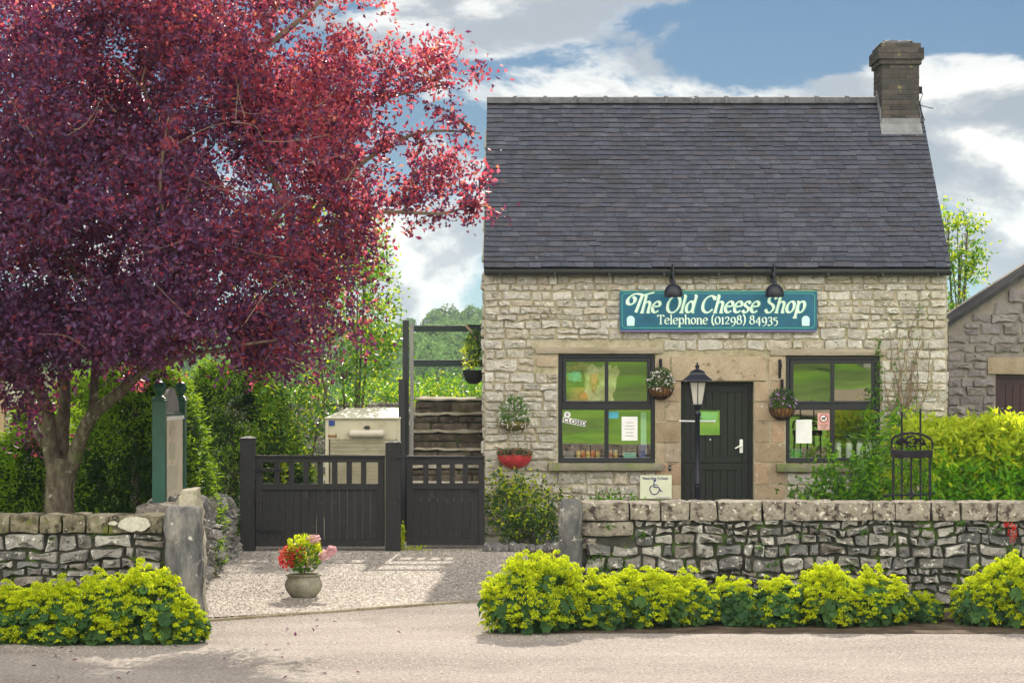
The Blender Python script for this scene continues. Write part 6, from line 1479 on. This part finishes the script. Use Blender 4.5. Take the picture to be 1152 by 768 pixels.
spots_ = [(603, 19.95, 0, 1.12, 1.28, 'largest and brightest yellow clump, in front of the stone gatepost'), (668, 20.15, 2, .95, .98, 'yellow green clump right of the stone gatepost, darker in its middle'), (722, 20.3, 0, .95, .98, 'broad yellow clump under the squared end blocks of the garden wall'), (775, 20.5, 2, .85, .95, 'yellow clump with a small leafy dip on its right, left of the dark leaf gap'),
          (828, 20.45, 1, .85, .98, 'yellow clump with large dark leaves showing beneath, below the doorway'), (878, 20.4, 1, .95, 1.0, 'leafy half open clump below the right edge of the door'), (930, 20.4, 0, .85, 1.02, 'full yellow clump below the right shop window'), (985, 20.45, 2, .95, 1.0, 'last yellow clump before the leafy gap at the right'),
          (1040, 20.7, 1, .6, .62, 'small low clump mostly of leaves in the gap at the right'), (1102, 20.5, 2, .8, .98, 'yellow clump left of the frame edge by the red valerian'), (1152, 20.3, 0, .95, 1.22, 'tall yellow clump cut by the right edge of the photo'),
          (8, 19.2, 3, .9, .88, 'green yellow clump at the left edge below the mossy wall'), (62, 19.1, 3, 1.0, .98, 'second green yellow clump from the left edge'), (118, 19.15, 3, .95, 1.08, 'green yellow clump midway along the left wall'), (165, 19.1, 3, .95, 1.22, 'tallest shaded clump left of the thick dark gatepost'), (202, 19.05, 3, .6, .78, 'small clump spilling round the foot of the thick dark gatepost'), (-45, 19.2, 3, 1.0, .9, 'clump just beyond the left edge')]
used = set()
for i, (px, Y, v, s, sz_, lab) in enumerate(spots_):
    if i == 16: continue
    o = vars_[v] if v not in used else copy_tree(vars_[v]); used.add(v)
    o.location = (PX(px, Y), Y, .0); o.scale = (s, s, sz_*1.05); o.rotation_euler = (0, 0, random.uniform(0, 6.28) if i else .5)
    g_ = 'yellow flower clumps along the right wall' if i < 11 else 'yellow flower clumps along the left wall'
    tag(o, lab, 'flower clump', g_)
vl = thing('valerian', 'small red flowered valerian growing at the wall by the right edge', 'plant', (PX(1138, 21.3), 21.3, .004))
fol('foliage', 'green_leaf', (PX(1138, 21.4), 21.35, .35), (.16, .12, .3), 160, .06, vl)
petals('flowers', 'red_petal', np.concatenate([blob_points(70, at(1139, 600, 21.4), (.045, .04, .10))[0], blob_points(25, at(1132, 590, 21.4), (.03, .03, .03))[0]]), .024, vl)
mb = MB(); mb.tube([(PX(1138, 21.4), 21.4, 0), tuple(at(1139, 600, 21.4))], .006, 5); mb.build('stem', 'twig', vl)
# moss and weeds in the long wall
wd = []
P = [];
for k in range(26):
    px, py = (random.uniform(660, 720), random.uniform(625, 665)) if k < 13 else (random.uniform(660, 1150), random.uniform(587, 650))
    P.append(blob_points(16, at(px, py, 21.58), (.06, .02, .035))[0])
P = np.concatenate(P); o = leafmesh('wall_weeds', P, rdir(len(P)), .028, .02, 'green_leaf', loc=(2, 21.58, .6)); tag(o, 'small green weeds and moss sprouting from joints of the long garden wall', 'weeds', kind='stuff')
o = leafmesh('gate_weeds', np.concatenate([blob_points(160, (PX(452, 28.9), 29.0, .18), (.04, .04, .2))[0], blob_points(60, (PX(472, 28.9), 28.95, .03), (.2, .05, .04))[0]]), rdir(220, .5), .045, .02, 'lime_leaf', loc=(PX(452, 28.9), 29.0, 0)); tag(o, 'weeds sprouting between the two gates', 'weeds', kind='stuff')
# far wooded ridge
cs = []; ms = []
for k in range(260):
    x = random.uniform(-75, 0); y = random.uniform(235, 420)
    if k < 34: y = random.uniform(385, 420); x = random.uniform(-19, -3)
    z = hill_h(x, y); r = random.uniform(2.4, 4.2)
    if y > 350 and x < -17: continue
    n = 700; P, d = blob_points(n, (x, y, z+r*.75), (r, r, r*.85), .8); cs.append((P, d)); 
P = np.concatenate([a for a, b in cs]); D = np.concatenate([b for a, b in cs]); D2 = np.cross(D, rdir(len(D))); D2 /= np.linalg.norm(D2, axis=1, keepdims=True)
o = leafmesh('far_woodland', P, D2, 1.0*RNG.uniform(.5, 1.1, len(P)), .55, 'far_leaf', loc=(-40, 330, 0), nrm=D); tag(o, 'dark wooded hillside far beyond the timber frame', 'woodland', kind='stuff')
for (px, py, Y, r, lab, mt) in ((490, 400, 230, 3.0, 'pale rounded tree standing out on the far wooded slope', 'far_leaf_pale'), (520, 385, 250, 2.6, 'smaller pale tree right of the rounded one on the far slope', 'far_leaf_pale'), (500, 368, 400, 4.4, 'domed tree on the skyline of the far hill', 'far_leaf'), (530, 368, 405, 4.4, 'broad tree at the right of the far skyline', 'far_leaf'), (461, 364, 420, 1.3, 'tiny hedgerow tree on the skyline beside the bright field', 'far_leaf')):
    c = at(px, py, Y); t = thing('far_tree', lab, 'tree', (c.x, c.y, hill_h(c.x, c.y)), 'far trees on the hill')
    mb = MB(); mb.tube([(c.x, c.y, hill_h(c.x, c.y)-.5), (c.x, c.y, c.z)], [r*.1, r*.05], 6); mb.build('trunk', 'bark', t)
    P, d = blob_points(3200, c, (r, r, r*.85), .6); P += np.array([mnoise.noise_vector(Vector(q*(1.1/r*2))) for q in P])*r*.35; D2 = np.cross(d, rdir(3200)); D2 /= np.linalg.norm(D2, axis=1, keepdims=True); leafmesh('crown', P, D2, r*.12, r*.09, mt, t, nrm=d)
# across the road, behind the camera: seen in the window glass
for (x, y, r, h_, lab) in ((11, -52, 5, 8, 'round tree on the green across the road'), (20, -58, 6, 9, 'larger tree on the green across the road'), (3, -66, 6, 8, 'distant tree on the green straight behind the camera'), (-9, -60, 6, 9, 'tree on the green to the left behind the camera')):
    z = ground_h(x, y); t = thing('broadleaf_tree', lab, 'tree', (x, y, z), 'trees on the green across the road'); mb = MB(); mb.tube([(x, y, z-.3), (x, y, z+h_*.5)], [.35, .2], 8); mb.build('trunk', 'bark', t)
    P, d = blob_points(2600, (x, y, z+h_*.55), (r, r*.8, h_*.45), .6); leafmesh('crown', P, rdir(2600), .55, .35, 'opposite_leaf', t)
x, y = 17.2, -40; z = ground_h(x, y)-.1
ob = thing('stone_house', 'small stone house across the green, seen mirrored in the right window', 'house', (x, y, z)); mb = MB()
mb.box(x-3, x+3, y-5, y, z, z+2.6); mb.hexa([(x-3, y-5, z+2.6), (x+3, y-5, z+2.6), (x+3, y, z+2.6), (x-3, y, z+2.6), (x-3, y-2.51, z+4.6), (x+3, y-2.51, z+4.6), (x+3, y-2.49, z+4.6), (x-3, y-2.49, z+4.6)]); mb.build('wall', 'cottage_stone', ob)
for dx in (-1.8, .6): mb = MB(); mb.box(x+dx, x+dx+1, y-.05, y+.02, z+.9, z+2); mb.build('window', 'black_item', ob)
mb = MB(); mb.hexa([(x-3.2, y+.2, z+2.45), (x+3.2, y+.2, z+2.45), (x+3.2, y-2.5, z+4.65), (x-3.2, y-2.5, z+4.65), (x-3.2, y+.2, z+2.55), (x+3.2, y+.2, z+2.55), (x+3.2, y-2.5, z+4.75), (x-3.2, y-2.5, z+4.75)]); mb.build('roof', 'slate', ob)
SC.cycles.max_bounces = 8; SC.cycles.transparent_max_bounces = 12; SC.cycles.diffuse_bounces = 4
SC.cycles.use_denoising = True

# the air between here and the far hill
mb = MB(); mb.box(-900, 900, -260, 1000, -25, 60); hz_ = mb.build('haze', 'haze_air'); tag(hz_, 'thin blue summer haze filling the air out to the far hill', 'haze', kind='stuff')

# iron hook on the wall beside the right window
hx_, hz_2 = fx_(877), fz_(415); mb = MB(); mb.box(hx_-.018, hx_+.018, YF-.032, YF-.02, hz_2-.12, hz_2+.13)
mb.tube([(hx_, YF-.03, hz_2+.10), (hx_, YF-.10, hz_2+.12), (hx_+.01, YF-.13, hz_2+.05), (hx_, YF-.08, hz_2-.02), (hx_, YF-.03, hz_2-.08)], .010, 6)
tag(mb.build('wall_hook', 'iron', loc=(hx_, YF-.03, hz_2)), 'black iron basket hook on the sandstone left of the right window', 'hook')
# purple leaves dropped on the road and drive
n = 70; P = np.stack([RNG.uniform(-5, 0, n), RNG.uniform(16.2, 22.0, n), np.full(n, .012)], 1)
P = P[(P[:, 0] < -1.2) | (RNG.random(n) < .3)]; D = rdir(len(P)); D[:, 2] *= .15; D /= np.linalg.norm(D, axis=1, keepdims=True)
o = leafmesh('fallen_leaves', P, D, .045, .028, 'plum_leaf', loc=(-3, 19, 0), nrm=np.tile([0, 0, 1.], (len(P), 1))); tag(o, 'a few purple leaves dropped on the road and drive', 'fallen leaves', kind='stuff')
def fx_kerbside():
    x = random.uniform(-6, 7); return x, (19.55 if x > -.4 else 18.75 if x < -3 else 20.2)+random.gauss(0, .10)-(abs(random.gauss(0, .25)))
pebbles('roadside_grit', 1500, fx_kerbside, (.003, .008), label='fine grit and crumbs along the road edge below the flowers', cat='grit')
